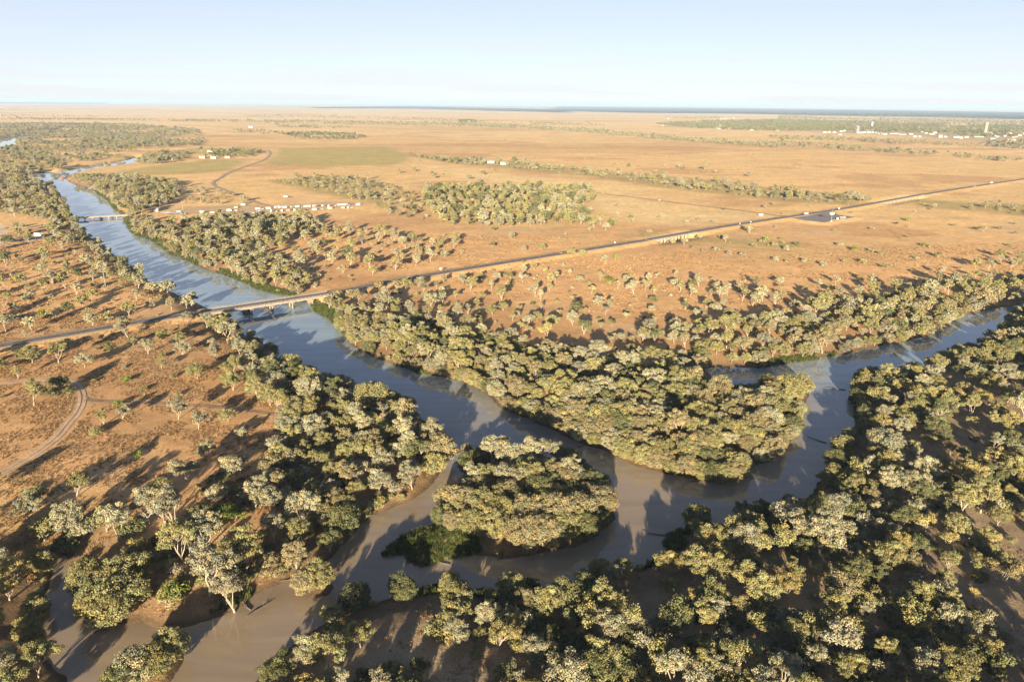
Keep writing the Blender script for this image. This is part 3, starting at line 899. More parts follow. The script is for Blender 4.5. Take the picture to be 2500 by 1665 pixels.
# ------------------------------------------------------------------ where plants stand
rng = np.random.RandomState(7)
PL = []          # [x, y, kind, scale, tint, region]
grid = {}
def free(x, y, r):
    c = 6.0
    ix, iy = int(x // c), int(y // c); k = int(r // c) + 1
    for i in range(ix - k, ix + k + 1):
        for j in range(iy - k, iy + k + 1):
            for (a, b, q) in grid.get((i, j), ()):
                if (a - x) ** 2 + (b - y) ** 2 < max(r, q) ** 2 * 0.999 and (a - x) ** 2 + (b - y) ** 2 < r * r: return False
    return True
def put(x, y, kd, s, t, reg, r=0.0):
    PL.append([x, y, kd, s, t, reg])
    grid.setdefault((int(x // 6), int(y // 6)), []).append((x, y, r))

AVOID = [(e, 8.5) for e in embank] + [(hw_part(BR0 - 5, BR1 + 5), 8.0)] + [(track_lines[k][0], track_lines[k][1] * 0.8 + 1) for k in track_lines]
CAMPFRONT = zpoly([(366, 512), (452, 510), (452, 556), (372, 560)])
def ok_mask(pts, wmin=1.2):
    wd = water_sd(pts)
    k = wd > wmin
    for e, w in AVOID:
        k &= _near_line(pts, e, w + 3) > w
    k &= sdf(pts, rest_poly, 20) > 2
    k &= ~inside(pts, CAMPFRONT) & ~inside(pts, Z_CAMP[0]) & ~inside(pts, Z_YARD[0])
    return k, wd

def pick(tab):
    k = list(tab); p = np.array([tab[q] for q in k], float)
    return k[rng.choice(len(k), p=p / p.sum())]

INLET = zpoly([(1700, 890), (1880, 890), (1880, 985), (1830, 990), (1700, 960)])
NARROWS = zpoly([(1000, 1030), (1200, 1030), (1200, 1240), (960, 1240)])
def shore_row(px, sp, kinds, tints, reg, s=(.55, .85), z=WATER_Z, inset=1.5):
    """a fringe of plants leaning over the waterline along a measured stretch of shore"""
    ln = resample(smooth_line(px, z, 1), sp)
    for x, y in ln:
        x += rng.uniform(-1, 1); y += rng.uniform(-1, 1)
        for _ in range(6):
            d = water_sd(np.array([[x, y], [x + .5, y], [x, y + .5]]))
            g = np.array([d[1] - d[0], d[2] - d[0]]) / .5
            if d[0] > .4 and d[0] < inset + 1.5: break
            gl = np.linalg.norm(g) + 1e-6
            x += g[0] / gl * (inset - d[0]); y += g[1] / gl * (inset - d[0])
        if min(_near_line(np.array([[x, y]]), hw_part(BR0 - 5, BR1 + 5), 9)[0], 99) < 8: continue
        if free(x, y, sp * .6):
            put(x, y, pick(kinds), rng.uniform(*s), pick(tints), reg, sp * .6)

def fill(px, sp, kinds, tints, reg, world=None, smin=0.75, smax=1.2, clump=None, wmin=1.2, shrub=0.0, jitter=False):
    """scatter plants over a measured patch, no closer than sp metres"""
    poly = zpoly(px) if world is None else np.array(world, float)
    lo, hi = poly.min(0), poly.max(0)
    area = float(np.prod(hi - lo))
    n = int(min(area / (sp * sp) * (1.05 if jitter else 8.0), 70000))
    pts = rng.uniform(lo, hi, (n, 2))
    pts = pts[inside(pts, poly)]
    if len(pts) == 0: return
    k, wd = ok_mask(pts, wmin)
    if reg == 'tongue': k &= ~inside(pts, INLET)
    if reg == 'track_bank': k &= ~(inside(pts, NARROWS) & (wd < 6.5))
    pts = pts[k]
    if clump:
        cs, thr = clump
        nz = fnoise(pts[:, 0], pts[:, 1], cs, 83, 3)
        pts = pts[nz + rng.uniform(-.06, .06, len(nz)) > thr]
    for x, y in pts:
        if jitter or free(x, y, sp * rng.uniform(0.85, 1.15)):
            kd = pick(kinds)
            sc_ = rng.uniform(smin, smax) * (rng.uniform(1.15, 1.4) if rng.rand() < .09 else 1.0)
            put(x, y, kd, sc_, pick(tints), reg, sp)

G1 = {'olive': 4, 'silver': 4, 'brownish': 2, 'dark green': 1.2, 'grey': 1}
G2 = {'olive': 5, 'silver': 3, 'golden': 1.6, 'brownish': 1, 'dark green': 1.2}
GD = {'brownish': 3, 'olive': 4, 'dark green': 1, 'silver': 1}
def spot(lst, kd, tints, reg, s=(0.85, 1.15)):
    for q in lst:
        x, y = P(q[0], q[1], 0.0)
        wd = water_sd(np.array([[x, y]]))[0]
        if wd < 14:          # on the bank: the foot of the tree stands lower
            x, y = P(q[0], q[1], H1(x, y) if wd > 0 else WATER_Z + 0.5)
        k2 = q[2] if len(q) > 2 else kd
        big = 1.2 if reg in ('plain', 'peninsula') and k2 != 'shrub' else 1.0
        put(x, y, k2, q[3] * big if len(q) > 3 else rng.uniform(*s), q[4] if len(q) > 4 else pick(tints), reg, 4.0)

# single trees read off the photograph one by one (foot of the trunk)
spot([(313,827,'gum',.9,'silver'),(227,795,'coolabah',.8,'silver'),(264,787,'small',1,'olive'),(316,772,'coolabah',.8,'olive'),(161,706,'gum',.9,'olive'),(52,698,'coolabah',.75,'olive'),
      (109,675,'gum',.75,'silver'),(187,720,'small',1.2,'silver'),(69,741,'small',1.1,'silver'),(169,769,'coolabah',.75,'dark green'),(37,761,'coolabah',.6,'silver'),
      (77,807,'gum',.7,'silver'),(14,812,'gum',.75,'silver'),(80,887,'coolabah',1.0,'olive'),(62,882,'coolabah',.8,'dark green'),(143,887,'gum',.8,'olive'),(207,896,'coolabah',.85,'silver'),
      (362,864,'gum',.8,'silver'),(399,835,'coolabah',.75,'olive'),(445,870,'coolabah',.8,'grey'),(83,990,'gum',.85,'olive'),(149,956,'coolabah',.75,'dark green'),(168,962,'shrub',1.4,'dark green'),
      (130,965,'shrub',1.5,'dark green'),(482,924,'coolabah',.85,'olive'),(570,953,'coolabah',.8,'olive'),(574,930,'gum',.9,'olive'),(436,1022,'gum',.75,'grey'),(300,1025,'small',.9,'grey'),
      (557,1030,'coolabah',.7,'olive'),(485,1048,'small',1.2,'grey'),(531,887,'gum',.7,'grey'),(255,1038,'small',.8,'olive'),(235,1060,'shrub',1.6,'olive'),(30,1000,'dead',.6)], 'gum', G1, 'plain')
spot([(459,1179,'gum',.95,'silver'),(581,1164,'gum',.95,'silver'),(188,1212,'small',1.1,'olive'),(530,1232,'gum',.8,'grey'),(624,1240,'gum',.85,'silver'),(404,1276,'gum',1.05,'silver'),
      (430,1290,'gum',.9,'grey'),(71,1290,'gum',.75,'silver'),(180,1312,'gum',.95,'silver'),(205,1318,'coolabah',.75,'silver'),(290,1325,'gum',.9,'silver'),(262,1300,'small',1.3,'olive'),(447,1375,'gum',1.1,'olive'),
      (604,1398,'gum',1.0,'olive'),(500,1345,'gum',.9,'silver'),(275,1512,'dense',1.0,'olive'),(245,1490,'dense',.85,'dark green'),(312,1490,'dense',.9,'olive'),(285,1455,'gum',1.05,'olive'),(340,1420,'coolabah',.95,'olive'),
      (514,1462,'gum',1.15,'grey'),(573,1490,'gum',.95,'grey'),(337,1376,'coolabah',.8,'golden'),(98,1245,'small',1.2,'dark green'),(128,1300,'shrub',2.2,'dark green'),(320,1300,'shrub',2.0,'dark green'),
      (431,1466,'shrub',2.2,'bright green'),(410,1480,'shrub',1.8,'olive'),(333,1116,'shrub',1.1,'bright green'),(290,990,'shrub',1.2,'bright green'),(310,930,'shrub',1.1,'bright green'),(545,935,'shrub',1.4,'bright green'),
      (398,875,'shrub',1.1,'bright green'),(104,770,'shrub',1.6,'bright green'),(555,1255,'shrub',1.6,'bright green'),(575,1270,'shrub',1.8,'bright green'),(110,1325,'small',1.1,'olive'),(160,1345,'shrub',2.0,'dark green'),
      (365,1280,'dead',.8)], 'gum', G1, 'peninsula')
spot([(1422,629,'coolabah',.95,'olive'),(1395,628,'coolabah',.85,'olive'),(1477,643,'small',1.3,'silver'),(1502,637,'small',1.0,'bright green'),(1322,611,'coolabah',.8,'olive'),(1279,614,'coolabah',.65,'silver'),(1547,718,'gum',.95,'silver'),(1530,690,'coolabah',.8,'silver'),
      (1488,692,'shrub',2.2,'bright green'),(1646,703,'small',1.3,'silver'),(1660,712,'small',1.2,'olive'),(1706,700,'small',1.3,'silver'),(1690,697,'shrub',1.6,'bright green'),(1775,722,'gum',.75,'silver'),(1755,735,'gum',.8,'silver'),
      (1744,768,'gum',.85,'silver'),(1861,735,'gum',.9,'silver'),(1591,763,'coolabah',.6,'silver'),(1595,735,'shrub',1.8,'dark green'),(1485,755,'gum',.6,'silver'),(1408,746,'dead',.9),(1414,688,'coolabah',.65,'silver'),(1356,690,'gum',.75,'silver'),
      (1345,698,'small',1.2,'olive'),(1307,724,'gum',.75,'silver'),(1276,690,'small',1.3,'silver'),(1703,780,'small',1.4,'silver'),(1792,800,'gum',.8,'olive'),(1336,830,'gum',.95,'golden'),(1860,720,'small',1.1,'olive'),
      (1893,748,'small',1.3,'silver'),(1904,696,'small',1.1,'silver'),(2039,695,'gum',.7,'silver'),(1999,700,'small',1.0,'silver'),(1999,735,'coolabah',.8,'silver'),(2048,746,'small',1.4,'olive'),(2097,722,'gum',.75,'silver'),(2128,700,'small',1.3,'silver'),
      (2217,704,'coolabah',.6,'silver'),(2321,706,'small',1.2,'silver'),(2381,655,'coolabah',1.05,'olive'),(2412,660,'gum',.85,'silver'),(2467,658,'gum',.9,'silver'),(2381,680,'small',1.2,'bright green'),(2440,630,'coolabah',.8,'olive'),(2490,640,'coolabah',.8,'olive'),
      (1640,690,'dead',.6),(1560,640,'dead',.5)], 'small', G1, 'savanna')
spot([(1893,637),(1922,640),(1965,640),(2008,649),(2060,640),(2108,643),(2157,654),(2235,632),(2290,628),(1670,600,'small',1.2,'silver'),(1692,607),(1719,616),(1747,612),(1761,612),(1780,621),(1813,624),(1830,570,'small',1.4,'silver'),
      (1772,591,'gum',.65,'silver'),(1871,588),(1708,583,'coolabah',.55,'silver'),(1675,543),(1705,538),(1741,543),(1609,532),(1584,568),(1545,543),(1504,507,'small',.9,'grey'),(1471,480,'coolabah',.6,'olive'),(1507,524),(1440,520,'small',1.3,'silver'),(1440,568,'small',1.2,'grey'),
      (1686,464,'coolabah',.7,'grey'),(1860,592),(1890,600),(1905,585),(1920,610),(1945,600),(1840,603),(2130,560),(2190,548),(2215,540),(2255,600),(2270,603),(2395,560),(2440,560),(2480,548),(2330,552),(2050,600),(2085,612),(2130,615),
      (1540,532),(1475,530),(1495,540),(1415,535),(1660,575),(1640,590)], 'shrub', {'olive': 3, 'grey': 3, 'bright green': 1.2, 'dark green': 1}, 'savanna', (1.1, 2.0))
# the wooded island and the islets
spot([(1160,1150,'dense',.85,'dark green'),(1205,1140,'gum',1.1,'silver'),(1250,1150,'gum',1.15,'silver'),(1300,1150,'gum',1.2,'silver'),(1330,1140,'gum',1.1,'silver'),(1240,1200,'gum',1.15,'silver'),(1290,1195,'gum',1.1,'olive'),(1400,1180,'gum',1.1,'silver'),(1150,1200,'gum',.95,'silver'),
      (1190,1190,'gum',1.05,'olive'),(1345,1200,'coolabah',.85,'dark green'),(1310,1240,'shrub',2.4,'dark green'),(1260,1238,'dense',.72,'dark green'),(1330,1245,'dense',.75,'olive'),(1385,1235,'dense',.7,'olive'),(1195,1228,'dense',.7,'dark green'),(1430,1225,'dense',.75,'brownish'),(1090,1240,'dense',.85,'brownish'),(1130,1250,'dense',.95,'brownish'),(1180,1260,'dense',.95,'olive'),(1230,1275,'dense',.95,'olive'),(1290,1280,'dense',1.0,'brownish'),(1350,1285,'dense',1.0,'brownish'),
      (1410,1275,'dense',1.0,'brownish'),(1465,1255,'dense',.95,'brownish'),(1468,1225,'dense',.8,'olive'),(1450,1200,'dense',.85,'dark green'),(1160,1312,'dense',.85,'olive'),(1210,1325,'dense',.95,'olive'),(1262,1335,'dense',.95,'brownish'),(1318,1330,'dense',.95,'brownish'),(1375,1320,'dense',.95,'olive'),(1430,1308,'dense',.85,'dark green'),(1455,1288,'dense',.7,'dark green')],
     'dense', GD, 'island')
spot([(1183,1122,'dense',.62,'olive'),(1141,1110,'shrub',2.0,'brownish')], 'dense', GD, 'islet')
spot([(330,1668,'dense',.85,'silver'),(380,1650,'dense',.85,'olive'),(430,1612,'dense',.8,'olive'),(300,1690,'dense',.8,'dark green')], 'dense', GD, 'lower_islet')
spot([(745,1440,'dense',.72,'brownish'),(785,1438,'dense',.78,'olive')], 'dense', GD, 'reach_islet')
DK = {'dense': 3, 'shrub': 1}
spot([(1915,958,'dense',1.0,'olive'),(1888,968,'dense',.85,'brownish'),(1940,975,'dense',.8,'olive'),(1800,1075,'dense',.9,'olive'),(1830,1060,'dense',.85,'brownish'),(1780,1100,'gum',.95,'silver'),(1850,1085,'dense',.8,'olive')], 'dense', GD, 'tongue')
shore_row([(1130, 930), (1194, 967), (1211, 993), (1287, 1025), (1379, 1062), (1485, 1101), (1591, 1148), (1701, 1168), (1772, 1179), (1815, 1176), (1819, 1142), (1905, 1109), (1944, 1050), (1948, 1010)], 4.6, {'dense': 5, 'shrub': 1}, GD, 'tongue')
shore_row([(838, 830), (913, 870), (1016, 904), (1117, 927)], 7, {'dense': 3, 'coolabah': 2, 'shrub': 2}, GD, 'tongue')
shore_row([(1745, 955), (1795, 965), (1850, 958), (1885, 948)], 3.5, {'shrub': 1}, {'dark green': 2, 'olive': 1}, 'tongue', (1.2, 1.9))
shore_row([(1185, 1125), (1340, 1112), (1468, 1180), (1495, 1260), (1455, 1308), (1368, 1342), (1250, 1358), (1160, 1354)], 5.2, {'dense': 3, 'shrub': 1.5}, GD, 'island', (.5, .75))
shore_row([(2062, 864), (2137, 847), (2223, 833), (2280, 812), (2361, 763), (2447, 752)], 6, {'dense': 2, 'coolabah': 2, 'shrub': 2}, G1, 'arm_bank')
shore_row([(2510, 757), (2440, 812), (2345, 868), (2200, 908), (2105, 930), (2088, 985), (2100, 1030), (2050, 1115), (1985, 1207), (1880, 1252), (1680, 1292)], 5.5, {'dense': 2, 'coolabah': 2, 'shrub': 3}, {'dark green': 3, 'olive': 3, 'silver': 1}, 'near_bank')
shore_row([(1640, 1340), (1564, 1385), (1400, 1430), (1212, 1448), (992, 1447), (824, 1502), (714, 1572), (625, 1668)], 6.5, {'dense': 2, 'coolabah': 1.5, 'shrub': 3}, {'dark green': 3, 'olive': 3}, 'near_bank')
shore_row([(1030, 1010), (980, 987), (870, 966), (740, 917), (640, 852), (550, 788)], 5.5, {'dense': 2, 'gum': 2, 'shrub': 1.5}, G1, 'track_bank')
shore_row([(110, 1575), (88, 1525), (100, 1475), (125, 1410), (96, 1355)], 4, {'shrub': 1, 'dense': 2}, {'dark green': 2, 'olive': 3}, 'backwater', (.45, .7))
shore_row([(222, 1438), (196, 1505), (255, 1529), (300, 1527)], 4.6, {'dense': 2, 'shrub': 1}, {'dark green': 2, 'olive': 3}, 'peninsula', (.7, .95))
fill([(1060,1250),(1110,1218),(1150,1185),(1300,1165),(1440,1175),(1475,1240),(1450,1290),(1200,1320),(1080,1275)], 4.4, {'dense': 3, 'gum': 1}, {'brownish': 2, 'olive': 3, 'dark green': 1}, 'island', smin=.6, smax=.9)
# dense canopy down to the water round the tip of the tongue
fill([(1290,985),(1400,960),(1600,930),(1740,935),(1850,938),(1965,945),(1950,1010),(1935,1060),(1900,1105),(1812,1150),(1810,1178),(1700,1166),(1590,1146),(1480,1098),(1380,1058)], 5.4, {'dense': 3, 'gum': 2.2, 'coolabah': 1.5}, GD, 'tongue', smin=.6, smax=1.1, wmin=.8)
fill([(838,795),(860,790),(950,800),(1150,880),(1290,960),(1400,1000),(1520,1090),(1480,1098),(1360,1048),(1250,1003),(1120,925),(950,885),(842,830)], 5.6, {'gum': 3, 'dense': 1.5, 'coolabah': 2}, G1, 'tongue', smin=.6, smax=1.1, wmin=.8)
fill([(870,702),(960,692),(1060,700),(1150,730),(1250,765),(1350,795),(1500,812),(1620,830),(1560,880),(1300,845),(1100,785),(900,738)], 8.5, {'gum': 1.5, 'coolabah': 2, 'small': 3, 'shrub': 3}, G1, 'tongue', smin=.5, smax=.95, clump=(30, .44))
fill([(780,735),(800,722),(890,738),(1100,790),(1300,850),(1560,882),(1690,890),(1735,925),(1700,950),(1500,960),(1290,985),(1150,890),(950,810),(840,780)], 6.0, {'gum': 4, 'coolabah': 3, 'small': 1.5, 'shrub': 1.5}, G1, 'tongue', smin=.55, smax=1.1, clump=(40, .28))
fill([(1500,830),(1700,800),(1900,775),(2100,738),(2300,705),(2500,692),(2640,700),(2640,722),(2447,750),(2361,758),(2280,808),(2137,843),(1936,880),(1787,893),(1709,898),(1640,860)], 6.0, {'gum': 3, 'coolabah': 4, 'dense': .8, 'shrub': 1}, G1, 'arm_bank', smin=.55, smax=1.0, wmin=1.5)
fill([(1080,690),(1300,640),(1500,650),(1700,680),(1900,690),(2100,700),(2350,650),(2560,610),(2560,690),(2300,705),(2100,735),(1900,770),(1600,810),(1350,795),(1150,725)], 13.5, {'small': 3, 'gum': 1, 'shrub': 3, 'coolabah': .6}, G1, 'savanna', smin=.55, smax=1.05, clump=(45, .42))
fill([(1080,690),(1300,660),(1500,690),(1700,720),(1900,715),(2100,712),(2400,670),(2560,640),(2560,690),(2300,705),(2100,735),(1900,770),(1600,810),(1350,795),(1150,725)], 10, {'small': 3, 'gum': 1.5, 'shrub': 2.5, 'coolabah': 1}, G1, 'savanna', smin=.55, smax=1.0, clump=(40, .46))
fill([(1290,985),(1400,960),(1600,930),(1740,940),(1880,960),(1965,950),(1950,1010),(1935,1060),(1900,1105),(1815,1145),(1812,1172),(1700,1164),(1590,1144),(1480,1097),(1380,1056)], 3.9, {'dense': 3, 'gum': 1, 'shrub': 1}, GD, 'tongue', smin=.5, smax=.85, wmin=.5)
fill([(838,800),(950,810),(1150,890),(1290,980),(1380,1050),(1250,1003),(1120,926),(950,886),(842,832)], 4.6, {'dense': 2, 'gum': 2, 'shrub': 1.5}, GD, 'tongue', smin=.5, smax=.85, wmin=.6)
# up-river side: camp bank, woods and open scrub
fill([(310,548),(400,535),(480,540),(640,530),(760,545),(800,570),(700,592),(640,622),(700,660),(780,695),(770,703),(720,713),(620,690),(500,645),(420,612),(340,575)], 6.8, {'gum': 3, 'coolabah': 4, 'dense': .6, 'shrub': 1}, G1, 'camp_bank', smin=.6, smax=1.05)
fill([(760,545),(900,560),(1000,590),(1100,602),(1150,625),(1000,655),(850,690),(790,690),(700,660),(680,612)], 11.5, {'gum': 2, 'coolabah': 2, 'small': 2, 'shrub': 2}, G1, 'camp_bank', smin=.65, smax=1.05, clump=(60, .36))
fill([(1000,590),(1180,560),(1400,580),(1300,612),(1150,635)], 28, {'small': 2, 'shrub': 2, 'coolabah': 1}, G1, 'camp_bank', smin=.7, smax=1.0)
fill([(172,440),(232,432),(330,440),(430,450),(440,482),(400,503),(330,530),(312,538),(292,510),(262,480)], 9, {'gum': 2, 'coolabah': 3}, G1, 'camp_bank', smin=.7, smax=1.05)
fill([(430,450),(540,470),(640,510),(500,500),(440,500)], 18, {'small': 2, 'coolabah': 2}, G1, 'camp_bank', smin=.7, smax=1.0)
fill([(1030,470),(1100,455),(1200,460),(1330,455),(1440,465),(1450,490),(1410,505),(1430,530),(1520,555),(1480,562),(1380,545),(1250,556),(1150,552),(1090,552),(1060,530),(1040,500)], 11, {'gum': 2, 'coolabah': 4, 'dense': 1.5}, {'olive': 4, 'dark green': 2.5, 'silver': 2}, 'lagoon_wood', smin=.7, smax=1.1)
fill([(660,445),(800,430),(900,440),(1000,470),(1040,500),(1060,540),(960,530),(930,510),(800,470)], 12, {'gum': 1, 'coolabah': 3, 'small': 2, 'shrub': 2}, G1, 'lagoon_wood', smin=.6, smax=1.0)
# bank with the dirt track
fill([(535,775),(620,832),(740,902),(870,962),(1000,1000),(1085,1050),(1112,1110),(1090,1170),(992,1226),(890,1270),(860,1300),(760,1300),(680,1240),(640,1180),(700,1060),(640,1000),(600,900),(565,840),(500,800)], 5.8, {'gum': 4, 'coolabah': 2.5, 'dense': 1.2, 'shrub': 1.2}, G1, 'track_bank', smin=.75, smax=1.1, clump=(34, .26))
fill([(860,1300),(890,1272),(830,1335),(770,1385),(640,1440),(604,1480),(560,1490),(540,1440),(600,1380),(560,1300),(600,1240),(680,1240),(760,1300)], 6.2, {'gum': 4, 'coolabah': 2, 'shrub': 1.5}, G1, 'track_bank', smin=.6, smax=1.1)
fill([(940,1030),(1060,1058),(1080,1110),(1075,1150),(1050,1190),(990,1222),(900,1262),(850,1250),(860,1120)], 5.0, {'gum': 3, 'dense': 3, 'shrub': 1}, {'olive': 4, 'brownish': 3, 'silver': 2, 'dark green': 1.5}, 'narrows', smin=.75, smax=1.1, wmin=2.0)
fill([(480,1110),(640,1030),(700,1060),(640,1180),(600,1240),(480,1230),(400,1240)], 13, {'gum': 2, 'small': 2, 'shrub': 2}, G1, 'track_bank', smin=.7, smax=1.0)
fill([(-60,1180),(0,1185),(90,1195),(170,1240),(330,1240),(300,1300),(200,1330),(100,1348),(-60,1345)], 10.5, {'gum': 2, 'coolabah': 2, 'shrub': 3, 'small': 2}, G1, 'backwater', smin=.7, smax=1.05)
fill([(-80,1345),(100,1345),(128,1408),(96,1500),(86,1528),(104,1580),(115,1622),(185,1660),(150,1760),(-80,1760)], 5.8, {'gum': 3, 'coolabah': 2, 'dense': 2}, G2, 'backwater', smin=.6, smax=1.0, wmin=1.5)
fill([(0,560),(180,545),(275,620),(345,668),(420,715),(520,765),(420,775),(300,785),(180,800),(30,830),(-60,840),(-60,560)], 11.5, {'gum': 1.2, 'coolabah': 2, 'small': 2.5, 'shrub': 3.5}, G1, 'upper_plain', smin=.55, smax=1.05)
fill([(172,522),(205,570),(275,620),(345,672),(400,708),(465,735),(530,772),(500,775),(400,745),(290,700),(200,640),(130,575),(120,530)], 8.5, {'gum': 3, 'coolabah': 3, 'dense': .7}, G1, 'upper_bank', smin=.75, smax=1.05)
fill([(-60,430),(74,436),(125,452),(160,495),(178,538),(130,545),(0,525),(-60,520)], 10, {'gum': 2, 'coolabah': 4}, G1, 'upper_bank', smin=.7, smax=1.05)
fill([(-60,830),(40,820),(300,800),(480,775),(560,850),(600,930),(560,990),(380,960),(200,930),(-60,990)], 12.5, {'small': 2.2, 'shrub': 4, 'coolabah': .8}, G1, 'plain', smin=.7, smax=1.0)
# near bank, running on behind the camera's foot
NEARW = list(zpoly([(2640,720),(2640,746),(2510,759),(2440,815),(2345,870),(2200,910),(2105,932),(2090,985),(2100,1030),(2050,1115),(1985,1210),(1880,1255),(1740,1282),(1640,1308),(1645,1345),(1564,1387)])) 
fill([(2080,935),(2205,906),(2345,868),(2440,815),(2510,759),(2640,742),(2900,800),(2900,1000),(2300,1010),(2110,1040)], 5.9, {'gum': 3, 'coolabah': 4, 'small': .8, 'shrub': 1}, G2, 'near_bank', smin=.55, smax=1.05, clump=(40, .33))
fill([(2100,1030),(2300,1010),(2700,980),(3100,1300),(3100,1665),(2500,1900),(1300,1900),(560,1900),(600,1730),(660,1622),(714,1572),(765,1532),(824,1502),(937,1464),(1050,1440),(1212,1448),(1400,1430),(1564,1385),(1642,1345),(1640,1306),(1740,1280),(1880,1252),(1985,1207),(2050,1115)],
     5.9, {'gum': 3.6, 'coolabah': 3.6, 'small': 2.6, 'shrub': 2.4}, G2, 'near_bank', smin=.5, smax=1.1, clump=(34, .38))
fill([(2100,1030),(2300,1010),(2700,980),(3100,1300),(3100,1665),(2500,1850),(1300,1850),(600,1800),(660,1622),(714,1572),(824,1502),(1050,1440),(1400,1430),(1642,1345),(1640,1306),(1740,1280),(1880,1252),(1985,1207),(2050,1115)],
     2.8, {'shrub': 4, 'small': .4}, {'dark green': 3, 'olive': 3, 'grey': 2}, 'near_bank', smin=.7, smax=1.7, clump=(22, .56))
fill([(2080,935),(2205,906),(2345,868),(2440,815),(2640,742),(2900,800),(2900,1000),(2300,1010),(2110,1040)], 2.8, {'shrub': 4, 'small': .5}, {'dark green': 3, 'olive': 3, 'grey': 2}, 'near_bank', smin=.7, smax=1.7, clump=(22, .55))
fill([(620,832),(740,902),(1000,1000),(1085,1050),(1070,1150),(890,1262),(680,1240),(640,1180),(700,1060),(600,900)], 2.8, {'shrub': 4}, {'dark green': 3, 'olive': 3, 'grey': 1.5}, 'track_bank', smin=.8, smax=1.7, clump=(22, .52))
fill([(420,1150),(640,1180),(860,1290),(604,1470),(440,1440),(330,1340),(330,1240)], 3.2, {'shrub': 4}, {'dark green': 2, 'olive': 3, 'grey': 2}, 'peninsula', smin=.6, smax=1.3, clump=(18, .54))
fill([(838,800),(960,765),(1150,815),(1350,870),(1560,890),(1735,930),(1500,960),(1290,985)], 3.0, {'shrub': 4}, {'dark green': 3, 'olive': 3, 'grey': 1.5}, 'tongue', smin=.8, smax=1.8, clump=(22, .50))
fill(None, 9, {'gum': 3, 'coolabah': 3}, G2, 'behind', world=[(-60, 20), (240, 20), (240, 105), (-40, 105)], smin=.8, smax=1.1)
# far scrub: belts, drainage lines, the big river wood, the town's shade trees
FARP = []
def far_fill(px, sp, kinds, tints, clump=None, smin=.7, smax=1.1):
    n0 = len(PL)
    fill(px, sp, kinds, tints, 'far', smin=smin, smax=smax, clump=clump, jitter=True)
    FARP.extend(PL[n0:]); del PL[n0:]
FK = {'coolabah': 3, 'gum': 1, 'small': 1}
FT = {'olive': 3, 'grey': 2.5, 'dark green': 1, 'silver': 1.5}
far_fill([(-200,305),(100,302),(330,305),(480,318),(500,345),(480,357),(300,372),(330,387),(300,402),(150,421),(80,434),(70,440),(-100,432)], 15, FK, FT, (140, .40))
far_fill([(330,400),(325,385),(400,372),(460,375),(440,395),(385,402)], 13, FK, FT)
far_fill([(490,372),(560,368),(640,370),(635,382),(560,386),(490,387)], 16, FK, {'dark green': 3, 'olive': 2}, (60, .4))
far_fill([(970,376),(1100,387),(1260,394),(1400,413),(1550,426),(1700,437),(1850,457),(1960,467),(2080,482),(2130,490),(2050,500),(1900,490),(1780,475),(1600,455),(1450,431),(1250,413),(1100,399)], 15, {'coolabah': 3, 'small': 2, 'shrub': 3}, FT, (70, .40))
far_fill([(2240,488),(2400,495),(2560,505),(2560,535),(2400,518),(2250,507)], 15, {'coolabah': 1, 'small': 2, 'shrub': 3}, FT, (60, .42))
far_fill([(1560,562),(1700,577),(1900,592),(2000,602),(1900,608),(1700,592),(1560,580)], 22, {'shrub': 3}, {'bright green': 1, 'olive': 2})
far_fill([(1380,430),(1700,432),(2000,455),(2200,470),(2000,460),(1800,460),(1500,425),(1500,395),(1700,410),(1900,440)], 42, {'small': 1, 'shrub': 2, 'coolabah': 1}, FT)
far_fill([(1450,540),(1650,470),(2100,500),(2500,470),(2560,600),(2100,640),(1700,640)], 75, {'shrub': 2, 'small': 1}, FT)
far_fill([(900,400),(1300,330),(2500,420),(2500,470),(2000,450),(1400,420)], 120, {'shrub': 3, 'small': 1}, FT)
far_fill([(950,420),(1200,412),(1300,440),(1200,450),(1000,440)], 40, {'shrub': 2, 'coolabah': 1}, FT)
far_fill([(680,328),(760,325),(850,328),(900,335),(860,342),(730,341)], 17, FK, {'dark green': 2, 'olive': 2}, (120, .42))
far_fill([(560,318),(640,320),(700,328),(640,330),(570,326)], 26, FK, FT, (120, .45))
far_fill([(670,306),(800,307),(860,312),(800,315),(680,313)], 24, FK, FT, (120, .42))
far_fill([(-100,290),(100,290),(400,293),(800,296),(1250,305),(1250,314),(1000,308),(600,300),(200,294),(-100,293)], 26, FK, FT, (200, .40))
far_fill([(1050,302),(1250,306),(1450,318),(1650,335),(1900,356),(1900,362),(1650,345),(1450,326),(1250,314)], 17, FK, FT, (160, .36))
far_fill([(1120,294),(1160,294),(1165,300),(1120,300)], 18, FK, {'dark green': 1})
far_fill([(600,280),(900,284),(1100,291),(1300,301),(1250,304),(900,295),(600,290)], 55, FK, FT, (400, .50))
far_fill([(1290,299),(1440,302),(1480,308),(1300,305)], 28, FK, FT, (200, .42))
far_fill([(1850,345),(2000,352),(2200,368),(2500,390),(2640,396),(2640,406),(2500,399),(2200,377),(2000,362),(1850,356)], 19, FK, FT, (160, .40))
far_fill([(1870,333),(2050,336),(2250,345),(2450,360),(2450,366),(2200,352),(1900,340)], 26, FK, FT, (200, .46))
far_fill([(2380,350),(2480,344),(2600,352),(2600,372),(2450,364)], 19, FK, {'grey': 2, 'dark green': 1}, (150, .42))
far_fill([(1600,303),(1700,297),(1900,293),(2300,302),(2640,312),(2640,342),(2450,338),(2300,330),(2080,322),(1850,320),(1700,314)], 19, {'gum': 2, 'dense': 1, 'coolabah': 2}, {'dark green': 3, 'olive': 3, 'bright green': .6}, (300, .38))
far_fill([(1620,286),(1760,285),(1760,291),(1640,290)], 34, FK, FT, (300, .45))
far_fill([(1900,282),(2300,286),(2640,296),(2640,312),(2300,301),(1900,292)], 42, FK, {'dark green': 2, 'olive': 2}, (700, .40))
